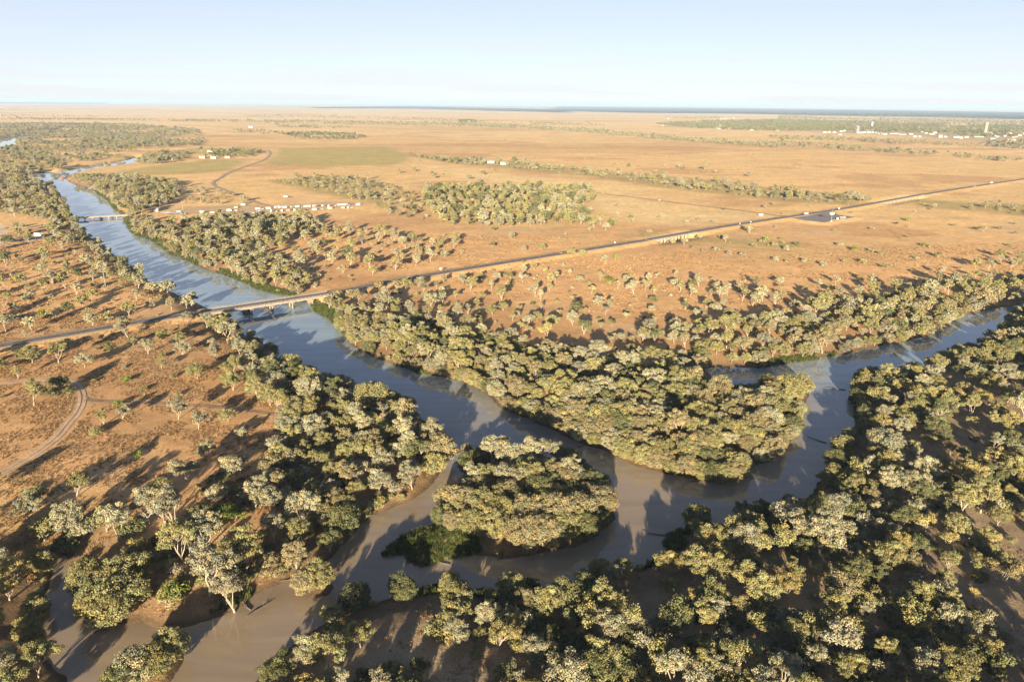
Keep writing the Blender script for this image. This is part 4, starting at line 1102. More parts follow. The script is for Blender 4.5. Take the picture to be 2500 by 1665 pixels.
far_fill([(0,282),(350,284),(350,287),(0,285)], 60, FK, FT, (500, .5))
far_fill([(0,267),(250,270),(370,275),(0,271)], 90, FK, FT, (900, .56))
far_fill([(600,262),(1000,259),(1700,262),(2640,282),(2640,288),(2000,281),(1500,272),(1000,268)], 105, FK, {'dark green': 3, 'olive': 1}, (2500, .44))

# ------------------------------------------------------------------ the nearest plants one by one, the rest as one wood
arr = np.array([[p[0], p[1]] for p in PL])
hz = height(arr)
wdall = water_sd(arr)
sx, sy, dep = proj(arr[:, 0], arr[:, 1], hz + 2.5)
size = np.array([KIND[p[2]]['H'] if p[2] != 'dead' else 7.5 for p in PL]) * np.array([p[3] for p in PL]) / np.maximum(dep, 1)
view = (dep > 10) & (sx > -25) & (sx < 2525) & (sy > 0) & (sy < 1690)
is_shrub = np.array([p[2] == 'shrub' for p in PL])
def top_n(mask, n):
    k = np.where(mask)[0]
    return set(k[np.argsort(-size[k])][:n].tolist())
single = top_n(view & ~is_shrub, 300) | top_n(view & is_shrub, 240)

NAMES = {'gum': 'gum_tree', 'coolabah': 'coolabah_tree', 'dense': 'waterside_tree', 'small': 'young_gum_tree', 'shrub': 'shrub', 'dead': 'dead_tree'}
WORD = {'gum': 'open gum', 'coolabah': 'round coolabah', 'dense': 'dense leafy tree', 'small': 'young gum', 'shrub': 'low shrub', 'dead': 'bare dead tree'}
REG = {'plain': ('on the dirt track plain', 'trees and bushes on the dirt track plain'),
       'peninsula': ('on the backwater point', 'plants on the point beside the backwater'),
       'savanna': ('on the open red plain', 'plants of the open red plain'),
       'island': ('on the wooded island', 'trees of the wooded island'),
       'islet': ('on the islet above the island', 'plants on the small islets'),
       'lower_islet': ('on the lower islet', 'trees on the lower islet'),
       'reach_islet': ('standing in the muddy reach', 'trees standing in the muddy reach'),
       'tongue': ('on the wooded tongue', 'trees of the wooded tongue'),
       'arm_bank': ('beyond the narrow arm', 'trees along the far bank of the narrow arm'),
       'camp_bank': ('on the camp bank', 'trees on the camp bank'),
       'lagoon_wood': ('in the lagoon wood', 'trees of the lagoon wood'),
       'track_bank': ('below the dirt track', 'trees on the dirt track bank'),
       'narrows': ('on the bank opposite the island', 'trees on the bank opposite the island'),
       'backwater': ('across the backwater', 'trees beside the backwater'),
       'upper_plain': ('above the highway', 'plants of the plain above the highway'),
       'upper_bank': ('above the road bridge', 'trees on the bank above the bridge'),
       'near_bank': ('on the near bank', 'trees of the near bank')}
def band(i, reg):
    d = wdall[i]
    if reg in ('plain', 'upper_plain', 'savanna'):
        return 'north of the highway' if False else ''
    if d < 9: return 'waterside'
    if d < 26: return 'mid slope'
    return 'far from water'
cell = {}
for i in single:
    p = PL[i]
    cell.setdefault((p[5], p[2], p[4] if p[2] != 'dead' else '', band(i, p[5])), []).append(i)
label = {}
for (reg, kd, tn, bd), ids in cell.items():
    ids.sort(key=lambda i: -sy[i])             # from the lowest in the view upwards
    where = REG[reg][0]
    lead = (bd + ' ' if bd == 'waterside' else '') + (TNAME[tn] + ' ' if tn else '') + WORD[kd] + (' ' + bd if bd and bd != 'waterside' else '')
    for n, i in enumerate(ids):
        if len(ids) == 1: t = f'{lead} {where}'
        elif n == 0: t = f'{lead} lowest in view {where}'
        elif n == len(ids) - 1: t = f'{lead} highest in view {where}'
        else: t = f'{lead} {where}, {ordinal(n + 1)} from the lowest'
        label[i] = t
proto = {}
def place_single(i):
    x, y, kd, s, tn, reg = PL[i]
    z = hz[i]
    rz = rng.uniform(0, 6.283)
    if kd == 'dead':
        key = ('dead', int(x * 7) % 2)
    else:
        key = (kd, int(abs(x * 13 + y * 7)) % len(KIND[kd]['near']))
    nm = NAMES[kd]
    root = bpy.data.objects.new(nm, None); root.empty_display_size = 0.5
    COL.objects.link(root)
    root.location = (x, y, z); root.rotation_euler = (0, 0, rz)
    root.scale = (s * rng.uniform(.92, 1.1), s * rng.uniform(.92, 1.1), s)
    tag(root, label[i], 'shrub' if kd == 'shrub' else 'tree', REG[reg][1])
    if kd == 'dead':
        link_mesh('trunk', DEAD[key[1]], root)
    else:
        tk, crn = KIND[kd]['near'][key[1]]
        link_mesh('stem' if kd == 'shrub' else 'trunk', tk, root)
        c = link_mesh('crown', crn, root)
        c['leaf_tint'] = list(TINTS[tn])
for i in sorted(single):
    place_single(i)

# --- stock of shapes for the massed woods (kept out of the scene itself, drawn through geometry nodes)
def scatter(name, pts, rot, scl, idx, cols, stock, label_):
    me = bpy.data.meshes.new(name)
    n = len(pts)
    me.vertices.add(n); me.vertices.foreach_set('co', np.asarray(pts, np.float32).ravel())
    a = me.attributes.new('turn', 'FLOAT_VECTOR', 'POINT'); a.data.foreach_set('vector', np.asarray(rot, np.float32).ravel())
    b = me.attributes.new('size', 'FLOAT_VECTOR', 'POINT'); b.data.foreach_set('vector', np.asarray(scl, np.float32).ravel())
    c = me.attributes.new('which', 'INT', 'POINT'); c.data.foreach_set('value', np.asarray(idx, np.int32))
    e = me.attributes.new('leaf_tint', 'FLOAT_COLOR', 'POINT'); e.data.foreach_set('color', np.column_stack([np.asarray(cols, np.float32), np.ones(n, np.float32)]).astype(np.float32).ravel())
    o = link_mesh(name, me)
    g = bpy.data.node_groups.new(name + '_spread', 'GeometryNodeTree')
    g.interface.new_socket('Geometry', in_out='INPUT', socket_type='NodeSocketGeometry')
    g.interface.new_socket('Geometry', in_out='OUTPUT', socket_type='NodeSocketGeometry')
    N = g.nodes.new; L = g.links.new
    gi, go = N('NodeGroupInput'), N('NodeGroupOutput')
    ci = N('GeometryNodeCollectionInfo'); ci.inputs['Collection'].default_value = stock
    ci.inputs['Separate Children'].default_value = True; ci.inputs['Reset Children'].default_value = True
    ip = N('GeometryNodeInstanceOnPoints'); ip.inputs['Pick Instance'].default_value = True
    def at(nm, ty):
        q = N('GeometryNodeInputNamedAttribute'); q.data_type = ty; q.inputs['Name'].default_value = nm
        return q.outputs[0]
    L(gi.outputs[0], ip.inputs['Points']); L(ci.outputs[0], ip.inputs['Instance'])
    L(at('which', 'INT'), ip.inputs['Instance Index'])
    er_ = N('FunctionNodeEulerToRotation'); L(at('turn', 'FLOAT_VECTOR'), er_.inputs[0]); L(er_.outputs[0], ip.inputs['Rotation'])
    L(at('size', 'FLOAT_VECTOR'), ip.inputs['Scale'])
    L(ip.outputs[0], go.inputs[0])
    md = o.modifiers.new('spread', 'NODES'); md.node_group = g
    tag(o, label_, kind='stuff')
    return o

def stock_of(name, meshes):
    """meshes: list of shapes; order is kept through zero-padded names"""
    c = bpy.data.collections.new(name)
    for k, me in enumerate(meshes):
        q = bpy.data.objects.new(f'{name}_{k:03d}', me)
        c.objects.link(q)
    return c

def joined(tk, crn):
    """trunk and crown as one far-off shape"""
    me = bpy.data.meshes.new('far_tree')
    nt_, nc = len(tk.vertices), len(crn.vertices)
    v = np.empty((nt_ + nc) * 3, np.float32)
    a = np.empty(nt_ * 3, np.float32); tk.vertices.foreach_get('co', a)
    b = np.empty(nc * 3, np.float32); crn.vertices.foreach_get('co', b)
    v[:nt_ * 3] = a; v[nt_ * 3:] = b
    tf = [tuple(p.vertices) for p in tk.polygons]
    cf = [tuple(int(q) + nt_ for q in p.vertices) for p in crn.polygons]
    me.from_pydata(v.reshape(-1, 3).tolist(), [], tf + cf)
    me.materials.append(tk.materials[0]); me.materials.append(crn.materials[0])
    me.polygons.foreach_set('material_index', np.array([0] * len(tf) + [1] * len(cf), np.int32))
    col = me.color_attributes.new('tint', 'FLOAT_COLOR', 'POINT')
    t = np.ones((nt_ + nc) * 4, np.float32)
    c4 = np.empty(nc * 4, np.float32); crn.color_attributes['tint'].data.foreach_get('color', c4)
    t[nt_ * 4:] = c4
    col.data.foreach_set('color', t)
    me.update()
    return me

stock_list, stock_ix = [], {}
for kd in KIND:
    for lod in ('near', 'far'):
        for v, (tk, crn) in enumerate(KIND[kd][lod]):
            me = joined(tk, crn)
            stock_ix[(kd, lod, v)] = len(stock_list)
            stock_list.append(me)
wood_stock = stock_of('wood_stock', stock_list)
def mass(name, plants, zs, label_):
    pts, rot, scl, idx, cols = [], [], [], [], []
    for (x, y, kd, s, tn, reg), z in zip(plants, zs):
        if kd == 'dead': continue
        lod = 'near' if math.hypot(x, y) < 420 else 'far'
        pts.append((x, y, z)); rot.append((0, 0, rng.uniform(0, 6.283)))
        scl.append((s * rng.uniform(.9, 1.15), s * rng.uniform(.9, 1.15), s * rng.uniform(.9, 1.1)))
        idx.append(stock_ix[(kd, lod, rng.randint(len(KIND[kd][lod])))]); cols.append(TINTS[tn])
    return scatter(name, pts, rot, scl, idx, cols, wood_stock, label_)
rest = [i for i in range(len(PL)) if i not in single]
mass('woodland', [PL[i] for i in rest if not is_shrub[i]], [hz[i] for i in rest if not is_shrub[i]], 'open gum woodland filling in behind the single riverside trees')
mass('scrub', [PL[i] for i in rest if is_shrub[i]], [hz[i] for i in rest if is_shrub[i]], 'low scattered scrub across the red plain')
fz = height(np.array([[p[0], p[1]] for p in FARP]))
mass('distant_woodland', FARP, fz, 'hazy belts of scrub and trees across the distant plain')

# ------------------------------------------------------------------ grass and reeds
def blades(seed, n, h, spread, w, droop):
    rg = np.random.RandomState(seed)
    vs, fs, tn = [], [], []
    for k in range(n):
        a = rg.uniform(0, 6.283); r_ = spread * math.sqrt(rg.rand()) * 0.5
        b = np.array([math.cos(a) * r_, math.sin(a) * r_, -0.05])
        o = rg.uniform(0, 6.283)
        e = b + np.array([math.cos(a) * droop * rg.rand() + rg.normal(0, .08), math.sin(a) * droop * rg.rand() + rg.normal(0, .08), h * rg.uniform(.6, 1.1)])
        d = np.array([math.cos(o), math.sin(o), 0]) * w
        m_ = (b + e) / 2 + (0, 0, h * .1)
        i = len(vs)
        vs += [b - d, b + d, m_ + d * .8, m_ - d * .8, e]
        fs += [(i, i + 1, i + 2, i + 3), (i + 3, i + 2, i + 4)]
        t = 1 + rg.normal(0, .14)
        tn += [(t, t, t, 1)] * 5
    me = bpy.data.meshes.new('tuft')
    me.from_pydata([tuple(v) for v in vs], [], fs)
    c = me.color_attributes.new('tint', 'FLOAT_COLOR', 'POINT')
    c.data.foreach_set('color', np.array(tn, np.float32).ravel())
    me.materials.append(M['grass']); me.update()
    return me
tuft_m = [blades(k, 12, 0.42, 0.6, 0.06, 0.35) for k in range(3)]
GC = [(0.38, 0.265, 0.14), (0.32, 0.205, 0.10), (0.26, 0.165, 0.085)]
grass_stock = stock_of('grass_stock', tuft_m)
def grass_points(poly, dens, thr, cs=9.0):
    lo, hi = poly.min(0), poly.max(0)
    n = int(np.prod(hi - lo) * dens)
    pts = rng.uniform(lo, hi, (n, 2))
    pts = pts[inside(pts, poly)]
    wd = water_sd(pts)
    nz = fnoise(pts[:, 0], pts[:, 1], cs, 201, 4)
    k = (wd > 3) & (nz + rng.uniform(-.08, .08, len(nz)) > thr)
    for e, w in AVOID: k &= _near_line(pts, e, w) > w * .8
    return pts[k]
gp = [grass_points(zpoly([(-60,760),(300,780),(520,790),(640,900),(1080,1050),(1085,1170),(860,1300),(620,1480),(200,1530),(-60,1350)]), 1.7, .47),
      grass_points(zpoly([(560,1800),(714,1572),(1050,1440),(1564,1387),(1985,1207),(2100,1030),(2700,1000),(2900,1800)]), 0.55, .57)]
n_near = sum(map(len, gp))
gp += [grass_points(zpoly([(1000,600),(1300,640),(1500,620),(2000,610),(2560,590),(2560,690),(2100,715),(1600,790),(1150,715)]), .11, .46, 22.0), grass_points(zpoly([(-60,560),(180,560),(420,715),(300,780),(-60,840)]), .16, .44, 22.0),
       grass_points(zpoly([(700,545),(1000,575),(1250,575),(1500,585),(1300,610),(900,670),(780,690)]), .12, .46, 22.0)]
gp = np.vstack(gp)
print('grass', len(gp), 'plants', len(PL), 'far', len(FARP), 'single', len(single))
gs = rng.uniform(.6, 1.35, len(gp)); gs[n_near:] *= 2.0
scatter('dry_grass', np.column_stack([gp, height(gp)]), np.column_stack([np.zeros(len(gp)), np.zeros(len(gp)), rng.uniform(0, 6.28, len(gp))]), np.column_stack([gs, gs, gs * rng.uniform(.7, 1.2, len(gp))]),
        rng.randint(0, len(tuft_m), len(gp)), np.array(GC)[rng.randint(0, len(GC), len(gp))], grass_stock, 'straw coloured grass tussocks on the dry red soil')
reed_m = [blades(50 + k, 18, 1.25, 1.1, 0.09, 0.35) for k in range(3)]
RC = [(0.085, 0.105, 0.034), (0.065, 0.078, 0.030), (0.115, 0.135, 0.040)]
reed_stock = stock_of('reed_stock', reed_m)
def reed_points(px, dens, lo_, hi_, thr=0.0, z=WATER_Z + 0.4):
    poly = PP(px, z)
    lo, hi = poly.min(0), poly.max(0)
    pts = rng.uniform(lo, hi, (int(np.prod(hi - lo) * dens), 2))
    pts = pts[inside(pts, poly)]
    wd = water_sd(pts) + (fnoise(pts[:, 0], pts[:, 1], 7, 301, 3) - .5) * 3
    k = (wd > lo_) & (wd < hi_)
    if thr: k &= fnoise(pts[:, 0], pts[:, 1], 24, 311, 3) > thr
    return pts[k]
rp_ = [reed_points([(920,1365),(945,1330),(1010,1298),(1060,1285),(1150,1300),(1180,1345),(1090,1368),(1040,1382),(1005,1378),(985,1350)], 2.6, -1.0, 30),
       reed_points([(755,735),(800,750),(860,790),(850,830),(815,792),(765,760)], 2.2, -1.2, 7),
       reed_points([(600,680),(720,715),(735,735),(640,725),(590,700)], 2.2, -1.0, 6),
       reed_points([(300,520),(470,620),(620,690),(600,700),(460,645),(330,590),(290,540)], 1.0, -1.0, 6, .44),
       reed_points([(215,450),(310,520),(300,545),(262,500)], .8, -1.0, 7, .42),
       reed_points([(880,860),(1200,960),(1180,980),(860,880)], 1.6, -.8, 4, .5),
       reed_points([(1840,880),(2040,862),(2040,880),(1850,905)], 1.4, -1.0, 4, .44),
       reed_points([(1930,1000),(1960,1000),(1950,1050),(1910,1090)], 1.6, -.8, 5),
       reed_points([(880,1270),(820,1350),(700,1430),(400,1545),(250,1540),(400,1500),(640,1420),(840,1290)], 1.8, -.8, 3.2, .45),
       reed_points([(1000,1420),(1250,1430),(1250,1460),(1000,1460)], 1.8, -.8, 5, .35),
       reed_points([(1570,1390),(1620,1290),(1700,1270),(1700,1310),(1640,1380)], 1.6, -1.0, 4),
       reed_points([(2060,930),(2110,930),(2115,1040),(2060,1110),(2040,1000)], 1.4, -.8, 4)]
rp_ = np.vstack(rp_)
rs_ = rng.uniform(.6, 1.3, len(rp_))
rzz = np.maximum(height(rp_), WATER_Z - 0.1)
scatter('reed_bed', np.column_stack([rp_, rzz]), np.column_stack([np.zeros(len(rp_)), np.zeros(len(rp_)), rng.uniform(0, 6.28, len(rp_))]), np.column_stack([rs_, rs_, rs_]),
        rng.randint(0, len(reed_m), len(rp_)), np.array(RC)[rng.randint(0, len(RC), len(rp_))], reed_stock, 'green reeds fringing the brown water')
print('reeds', len(rp_))
# ------------------------------------------------------------------ road bridge over the river
def frame_of(pa, pb):
    a, b = np.array(pa), np.array(pb)
    d = b - a
    return (a + b) / 2, math.atan2(d[1], d[0]), float(np.hypot(*d))

def road_bridge():
    c, rz, Ln = frame_of(P(BR0 - 4, np.interp(BR0 - 4, [q[0] for q in HW_PX], [q[1] for q in HW_PX]), HIGHWAY_Z), P(BR1 + 4, np.interp(BR1 + 4, [q[0] for q in HW_PX], [q[1] for q in HW_PX]), HIGHWAY_Z))
    root = empty('road_bridge', (c[0], c[1], HIGHWAY_Z), rz)
    tag(root, 'pale concrete road bridge on column piers crossing the river', 'bridge')
    h = Ln / 2
    MB().box(-h, h, -3.7, 3.7, -0.06, 0.02).build('road_surface', M['asphalt'], root)
    MB().box(-h, h, -4.5, 4.5, -0.42, -0.06).build('deck', M['concrete'], root)
    for y in (-3.9, -1.3, 1.3, 3.9):
        MB().box(-h + .3, h - .3, y - 0.28, y + 0.28, -1.1, -0.42).build('girder', M['concrete'], root)
    for s in (-1, 1):
        MB().box(-h, h, s * 4.15 - 0.2, s * 4.15 + 0.2, -0.058, 0.22).build('kerb', M['concrete'], root)
        g = empty('guardrail', (0, 0, 0)); g.parent = root
        n = int(Ln / 2.4)
        MB().box(-h, h, s * 4.2 - 0.05, s * 4.2 + 0.05, 0.86, 0.96).build('top_rail', M['rail_metal'], g)
        MB().box(-h, h, s * 4.2 - 0.05, s * 4.2 + 0.05, 0.46, 0.58).build('lower_rail', M['rail_metal'], g)
        pm = MB().box(-.1, .1, -.09, .09, 0.22, 0.82).mesh('post', M['concrete'])
        for i in range(n + 1):
            o = link_mesh('post', pm, g); o.location = (-h + 0.2 + i * (Ln - .4) / n, s * 4.2, 0)
    for t in (0.353, 0.515, 0.675):
        x = -h + t * Ln
        p = empty('pier', (x, 0, 0)); p.parent = root
        MB().xprism([(-4.3, -1.36), (-4.3, -1.9), (-2.9, -2.35), (2.9, -2.35), (4.3, -1.9), (4.3, -1.36)], -0.55, 0.55).build('headstock', M['concrete'], p)
        for y in (-2.5, 2.5):
            MB().tube([(0, y, -2.3), (0, y, -8.0)], [0.45, 0.45], 12).build('column', M['concrete'], p)
        MB().box(-.3, .3, -2.2, 2.2, -4.9, -4.5).build('tie_beam', M['concrete'], p)
    for t, m in ((0.165, 'dark_timber'), (0.835, 'concrete')):
        x = -h + t * Ln
        p = empty('pile_bent', (x, 0, 0)); p.parent = root
        MB().box(-.5, .5, -4.4, 4.4, -1.9, -1.36).build('headstock', M['concrete'], p)
        for k in range(6):
            y = -3.9 + k * 1.56
            MB().tube([(0, y, -1.85), (0, y * 1.06, -9.5)], [0.24, 0.26], 8).build('pile', M[m], p)
    for s in (-1, 1):
        MB().box(s * h - 0.6, s * h + 0.6, -5.2, 5.2, -3.2, -0.43).build('abutment', M['concrete'], root)
    return root, c, rz, Ln
bridge, bc, brz, bL = road_bridge()

def driftwood(x, y, z, s, seed, lab):
    rg = np.random.RandomState(seed)
    root = empty('driftwood_pile', (x, y, z)); tag(root, lab, 'driftwood', 'flood driftwood caught in the river')
    mb = MB()
    for k in range(16):
        a = rg.uniform(0, 6.28); l = s * rg.uniform(.8, 2.0)
        b = np.array([rg.normal(0, s * .4), rg.normal(0, s * .4), rg.uniform(-.3, s * .7)])
        d = np.array([math.cos(a) * l, math.sin(a) * l, rg.uniform(-.25, .5) * s])
        mb = MB(); mb.tube([b - d * .5, b + rg.normal(0, .15, 3), b + d * .5], [.16 * s * rg.uniform(.5, 1), .13 * s, .05], 5)
        mb.build('branch', M['driftwood'], root)
for k, (t, lab) in enumerate(((0.353, 'dark flood driftwood heaped on the first bridge pier'), (0.515, 'dark flood driftwood caught on the middle bridge pier'))):
    dx = -bL / 2 + t * bL
    ux, uy = math.cos(brz), math.sin(brz)
    driftwood(bc[0] + ux * (dx - 2.5) - uy * 2.0, bc[1] + uy * (dx - 2.5) + ux * 2.0, WATER_Z + 0.5, 2.2, 60 + k, lab)

# ------------------------------------------------------------------ old low bridge up the river, pump pontoon beyond it
def low_bridge():
    z = -1.0
    c, rz, Ln = frame_of(P(176, 532, z), P(313, 525, z))
    root = empty('low_bridge', (c[0], c[1], z), rz)
    tag(root, 'old low concrete crossing over the blue upper river', 'bridge')
    h = Ln / 2
    MB().box(-h, h, -2.4, 2.4, -0.7, 0).build('deck', M['concrete'], root)
    for s in (-1, 1):
        MB().box(-h, h, s * 2.2 - .12, s * 2.2 + .12, 0.003, 0.35).build('kerb', M['concrete'], root)
    for k in range(7):
        x = -h + (k + .5) * Ln / 7
        MB().box(x - .5, x + .5, -2.2, 2.2, -5.5, -0.703).build('pier', M['concrete'], root)
    return c, rz, Ln
lc, lrz, lL = low_bridge()
for k, t in enumerate((.52, .70)):
    dx = -lL / 2 + t * lL
    driftwood(lc[0] + math.cos(lrz) * dx + math.sin(lrz) * 4, lc[1] + math.sin(lrz) * dx - math.cos(lrz) * 4, WATER_Z + .6, 1.9, 70 + k,
              ('dark driftwood lodged midway along the low crossing', 'dark driftwood lodged near the camp end of the low crossing')[k])
x, y = P(152, 437, WATER_Z)
root = empty('pump_pontoon', (x, y, WATER_Z), 0.2, (.62, .62, .62)); tag(root, 'rusty red pump pontoon moored at the far river bend', 'pontoon')
MB().box(-6, 6, -3, 3, -.4, .6).build('float', M['dark_timber'], root)
MB().box(-3.5, 2.5, -2, 2, .6, 4.2).build('cabin', M['red_metal'], root)
MB().xprism([(-2.4, 4.2), (2.4, 4.2), (0, 5.4)], -3.9, 2.9).build('roof', M['red_metal'], root)
MB().tube([(-3, -2.4, 1.2), (-16, -3, 1.0), (-30, -3, .9)], [.35, .35, .35], 8).build('pipe', M['rail_metal'], root)
MB().tube([(4, 0, .5), (4, 0, -2)], [.4, .4], 8).build('mooring_post', M['dark_timber'], root)

# ------------------------------------------------------------------ flood bridges on the highway
def flood_bridge(x0, x1, npier, lab):
    yy = lambda v: np.interp(v, [q[0] for q in HW_PX], [q[1] for q in HW_PX])
    c, rz, Ln = frame_of(P(x0 - 3, yy(x0 - 3), HIGHWAY_Z), P(x1 + 3, yy(x1 + 3), HIGHWAY_Z))
    root = empty('flood_bridge', (c[0], c[1], HIGHWAY_Z), rz); tag(root, lab, 'bridge', 'flood bridges of the highway')
    h = Ln / 2
    MB().box(-h, h, -4.1, 4.1, -.05, .03).build('road_surface', M['asphalt'], root)
    MB().box(-h, h, -4.8, 4.8, -.60, -.05).build('deck', M['concrete'], root)
    for s in (-1, 1):
        MB().box(-h, h, s * 4.5 - .15, s * 4.5 + .15, -.045, .3).build('kerb', M['concrete'], root)
        g = MB().box(-h, h, s * 4.5 - .05, s * 4.5 + .05, .75, .88).build('guardrail', M['rail_metal'], root)
        pm = MB().box(-.09, .09, -.08, .08, .3, .75).mesh('post', M['rail_metal'])
        for i in range(int(Ln / 4)):
            o = link_mesh('post', pm, g); o.location = (-h + 2 + i * 4, s * 4.5, 0)
    for k in range(npier):
        x = -h + (k + .5) * Ln / npier
        p = empty('pier', (x, 0, 0)); p.parent = root
        MB().box(-.55, .55, -5.0, 5.0, -1.3, -.603).build('headstock', M['cream_paint'], p)
        for y in (-4.3, -1.5, 1.5, 4.3):
            MB().tube([(0, y, -1.29), (0, y, -5.6)], [.34, .34], 8).build('column', M['cream_paint'], p)
flood_bridge(FB1[0], FB1[1], 13, 'long low flood bridge on pale short piers before the rest area')
flood_bridge(FB2[0], FB2[1], 12, 'low flood bridge on short piers beyond the rest area')

# ------------------------------------------------------------------ vehicles
def wheels(root, xs, y, r, m=None):
    for x in xs:
        for s in (-1, 1):
            w = MB(); w.tube([(x, s * y - .11, r), (x, s * y + .11, r)], [r, r], 12)
            t = w.build('wheel', M['rubber'], root)
            MB().tube([(x, s * y + s * .10, r), (x, s * y + s * .13, r)], [r * .55, r * .5], 10).build('rim', M['rail_metal'], t)
def caravan(length=6.2, paint='white_paint'):
    root = empty('caravan')
    l = length / 2
    MB().xprism([(-1.2, .5), (-1.2, 2.45), (-1.05, 2.75), (1.05, 2.75), (1.2, 2.45), (1.2, .5)], -l, l).build('body', M[paint], root)
    for s in (-1, 1):
        for x in (-l * .55, l * .35):
            MB().box(x - .55, x + .55, s * 1.2 - .02, s * 1.2 + .025, 1.35, 2.05).build('window', M['glass'], root)
    MB().box(l * .72, l * .72 + .7, -1.225, -1.19, .55, 2.35).build('door', M['cream_paint'], root)
    MB().box(-l, l, -1.215, -1.195, .95, 1.12).build('stripe', M['car_silver'], root)
    MB().box(-.5, .5, -.4, .4, 2.75, 2.95).build('roof_hatch', M['pale_roof'], root)
    wheels(root, (-.45, .45), 1.05, .36)
    MB().box(l, l + 1.4, -.08, .08, .42, .56).build('drawbar', M['dark_steel'], root)
    return root
def motorhome():
    root = empty('motorhome')
    MB().xprism([(-1.2, .45), (-1.2, 2.9), (-1.0, 3.15), (1.0, 3.15), (1.2, 2.9), (1.2, .45)], -3.4, 2.0).build('body', M['white_paint'], root)
    MB().add([(2.0, -1.0, .45), (3.4, -1.0, .45), (3.4, -1.0, 1.2), (2.6, -.95, 2.15), (2.0, -.95, 2.2), (2.0, 1.0, .45), (3.4, 1.0, .45), (3.4, 1.0, 1.2), (2.6, .95, 2.15), (2.0, .95, 2.2)],
             [(0, 1, 2, 3, 4), (9, 8, 7, 6, 5), (1, 6, 7, 2), (2, 7, 8, 3), (3, 8, 9, 4), (0, 5, 6, 1)]).build('cab', M['white_paint'], root)
    MB().add([(3.38, -.85, 1.28), (3.38, .85, 1.28), (2.66, .82, 2.13), (2.66, -.82, 2.13)], [(0, 1, 2, 3)]).build('windscreen', M['glass'], root)
    for s in (-1, 1):
        for x in (-2.0, .2):
            MB().box(x - .5, x + .5, s * 1.2 - .02, s * 1.2 + .025, 1.6, 2.3).build('window', M['glass'], root)
    wheels(root, (-2.2, 2.6), 1.02, .38)
    return root
def car(paint, name='parked_car', tray=False):
    root = empty(name)
    MB().xprism([(-.9, .35), (-.93, .75), (-.85, 1.0), (.85, 1.0), (.93, .75), (.9, .35)], -2.3, 2.35).build('body', M[paint], root)
    x0 = -2.2 if not tray else -.3
    cab = MB().add([(x0, -.84, 1.0), (1.2, -.84, 1.0), (.5, -.68, 1.72), (x0 + .25, -.68, 1.72), (x0, .84, 1.0), (1.2, .84, 1.0), (.5, .68, 1.72), (x0 + .25, .68, 1.72)],
             [(0, 1, 2, 3), (7, 6, 5, 4), (1, 5, 6, 2), (2, 6, 7, 3), (3, 7, 4, 0)])
    cb = cab.build('cabin', M['glass'], root)
    MB().box(x0 + .22, .52, -.7, .7, 1.70, 1.78).build('roof', M[paint], cb)
    if tray:
        MB().box(-2.25, -.35, -.9, .9, 1.0, 1.35).build('tray', M['rail_metal'], root)
    wheels(root, (-1.45, 1.45), .82, .36)
    for s in (-1, 1):
        MB().box(2.33, 2.38, s * .68 - .16, s * .68 + .16, .68, .84).build('headlight', M['rail_metal'], root)
    return root
def set_at(root, px, py, rz, label_, cat, group=None, z=None, zadd=0.0):
    x, y = P(px, py, z or 0.0)
    root.location = (x, y, (H1(x, y) if z is None else z) + zadd)
    root.rotation_euler = (0, 0, rz)
    tag(root, label_, cat, group)
    return root
base_van, base_mh = caravan(), motorhome()
base_van2 = caravan(5.2, 'cream_paint')
cars_ = {k: car(k) for k in ('white_paint', 'car_silver', 'car_dark')}
ute_ = {k: car(k, 'parked_ute', True) for k in ('white_paint', 'car_dark')}
used = set()
def take(o):
    if o.name in used: return copy_tree(o)
    used.add(o.name); return o
GCAMP = 'vans and cars of the caravan camp'
row1 = [(1150,186),(1200,184),(1265,180),(1295,178),(1355,168),(1400,170),(1445,171),(1525,168),(1580,163),(1640,163),(1675,160),(1725,158),(1768,156),(1815,154),(1865,154),(1925,157),(1995,146),(2035,143),(2080,141),(2110,138),(2150,141),(2237,142)]
row2 = [(1010,229),(1050,229),(1105,223),(1160,217),(1195,214),(1300,209),(1360,209),(1420,205),(1480,203),(1550,200),(1605,197),(1680,196),(1765,193),(1850,186),(1935,182),(2075,176),(2130,174),(2168,171)]
rc = np.random.RandomState(3)
def camp_row(row, nm, seq):
    cnt = {}
    for k, (cx_, cy_) in enumerate(row):
        px, py = 370 + cx_ / 4.443, 470 + cy_ / 4.443
        ty = seq[k % len(seq)]
        o, word, cat = {'v': (base_van, 'white caravan', 'caravan'), 'w': (base_van2, 'short cream caravan', 'caravan'), 'm': (base_mh, 'white motorhome', 'motorhome'),
                        's': (cars_['car_silver'], 'silver car', 'car'), 'd': (cars_['car_dark'], 'dark car', 'car'), 'c': (cars_['white_paint'], 'white car', 'car'), 'u': (ute_['white_paint'], 'white ute', 'car')}[ty]
        o = take(o)
        cnt[word] = cnt.get(word, 0) + 1
        set_at(o, px, py, rc.uniform(-.25, .25) + rc.choice([.5, .5 + math.pi, 1.2, 1.7]), f'{ordinal(cnt[word])} {word} from the river in the {nm} row of the camp', cat, GCAMP)
        o.scale = [.76] * 3
camp_row(row1, 'upper', 'vcvsvmvwvcvmvdvvcvvwsm')
camp_row(row2, 'lower', 'sdcvdvsvwvcdvsvwvc')
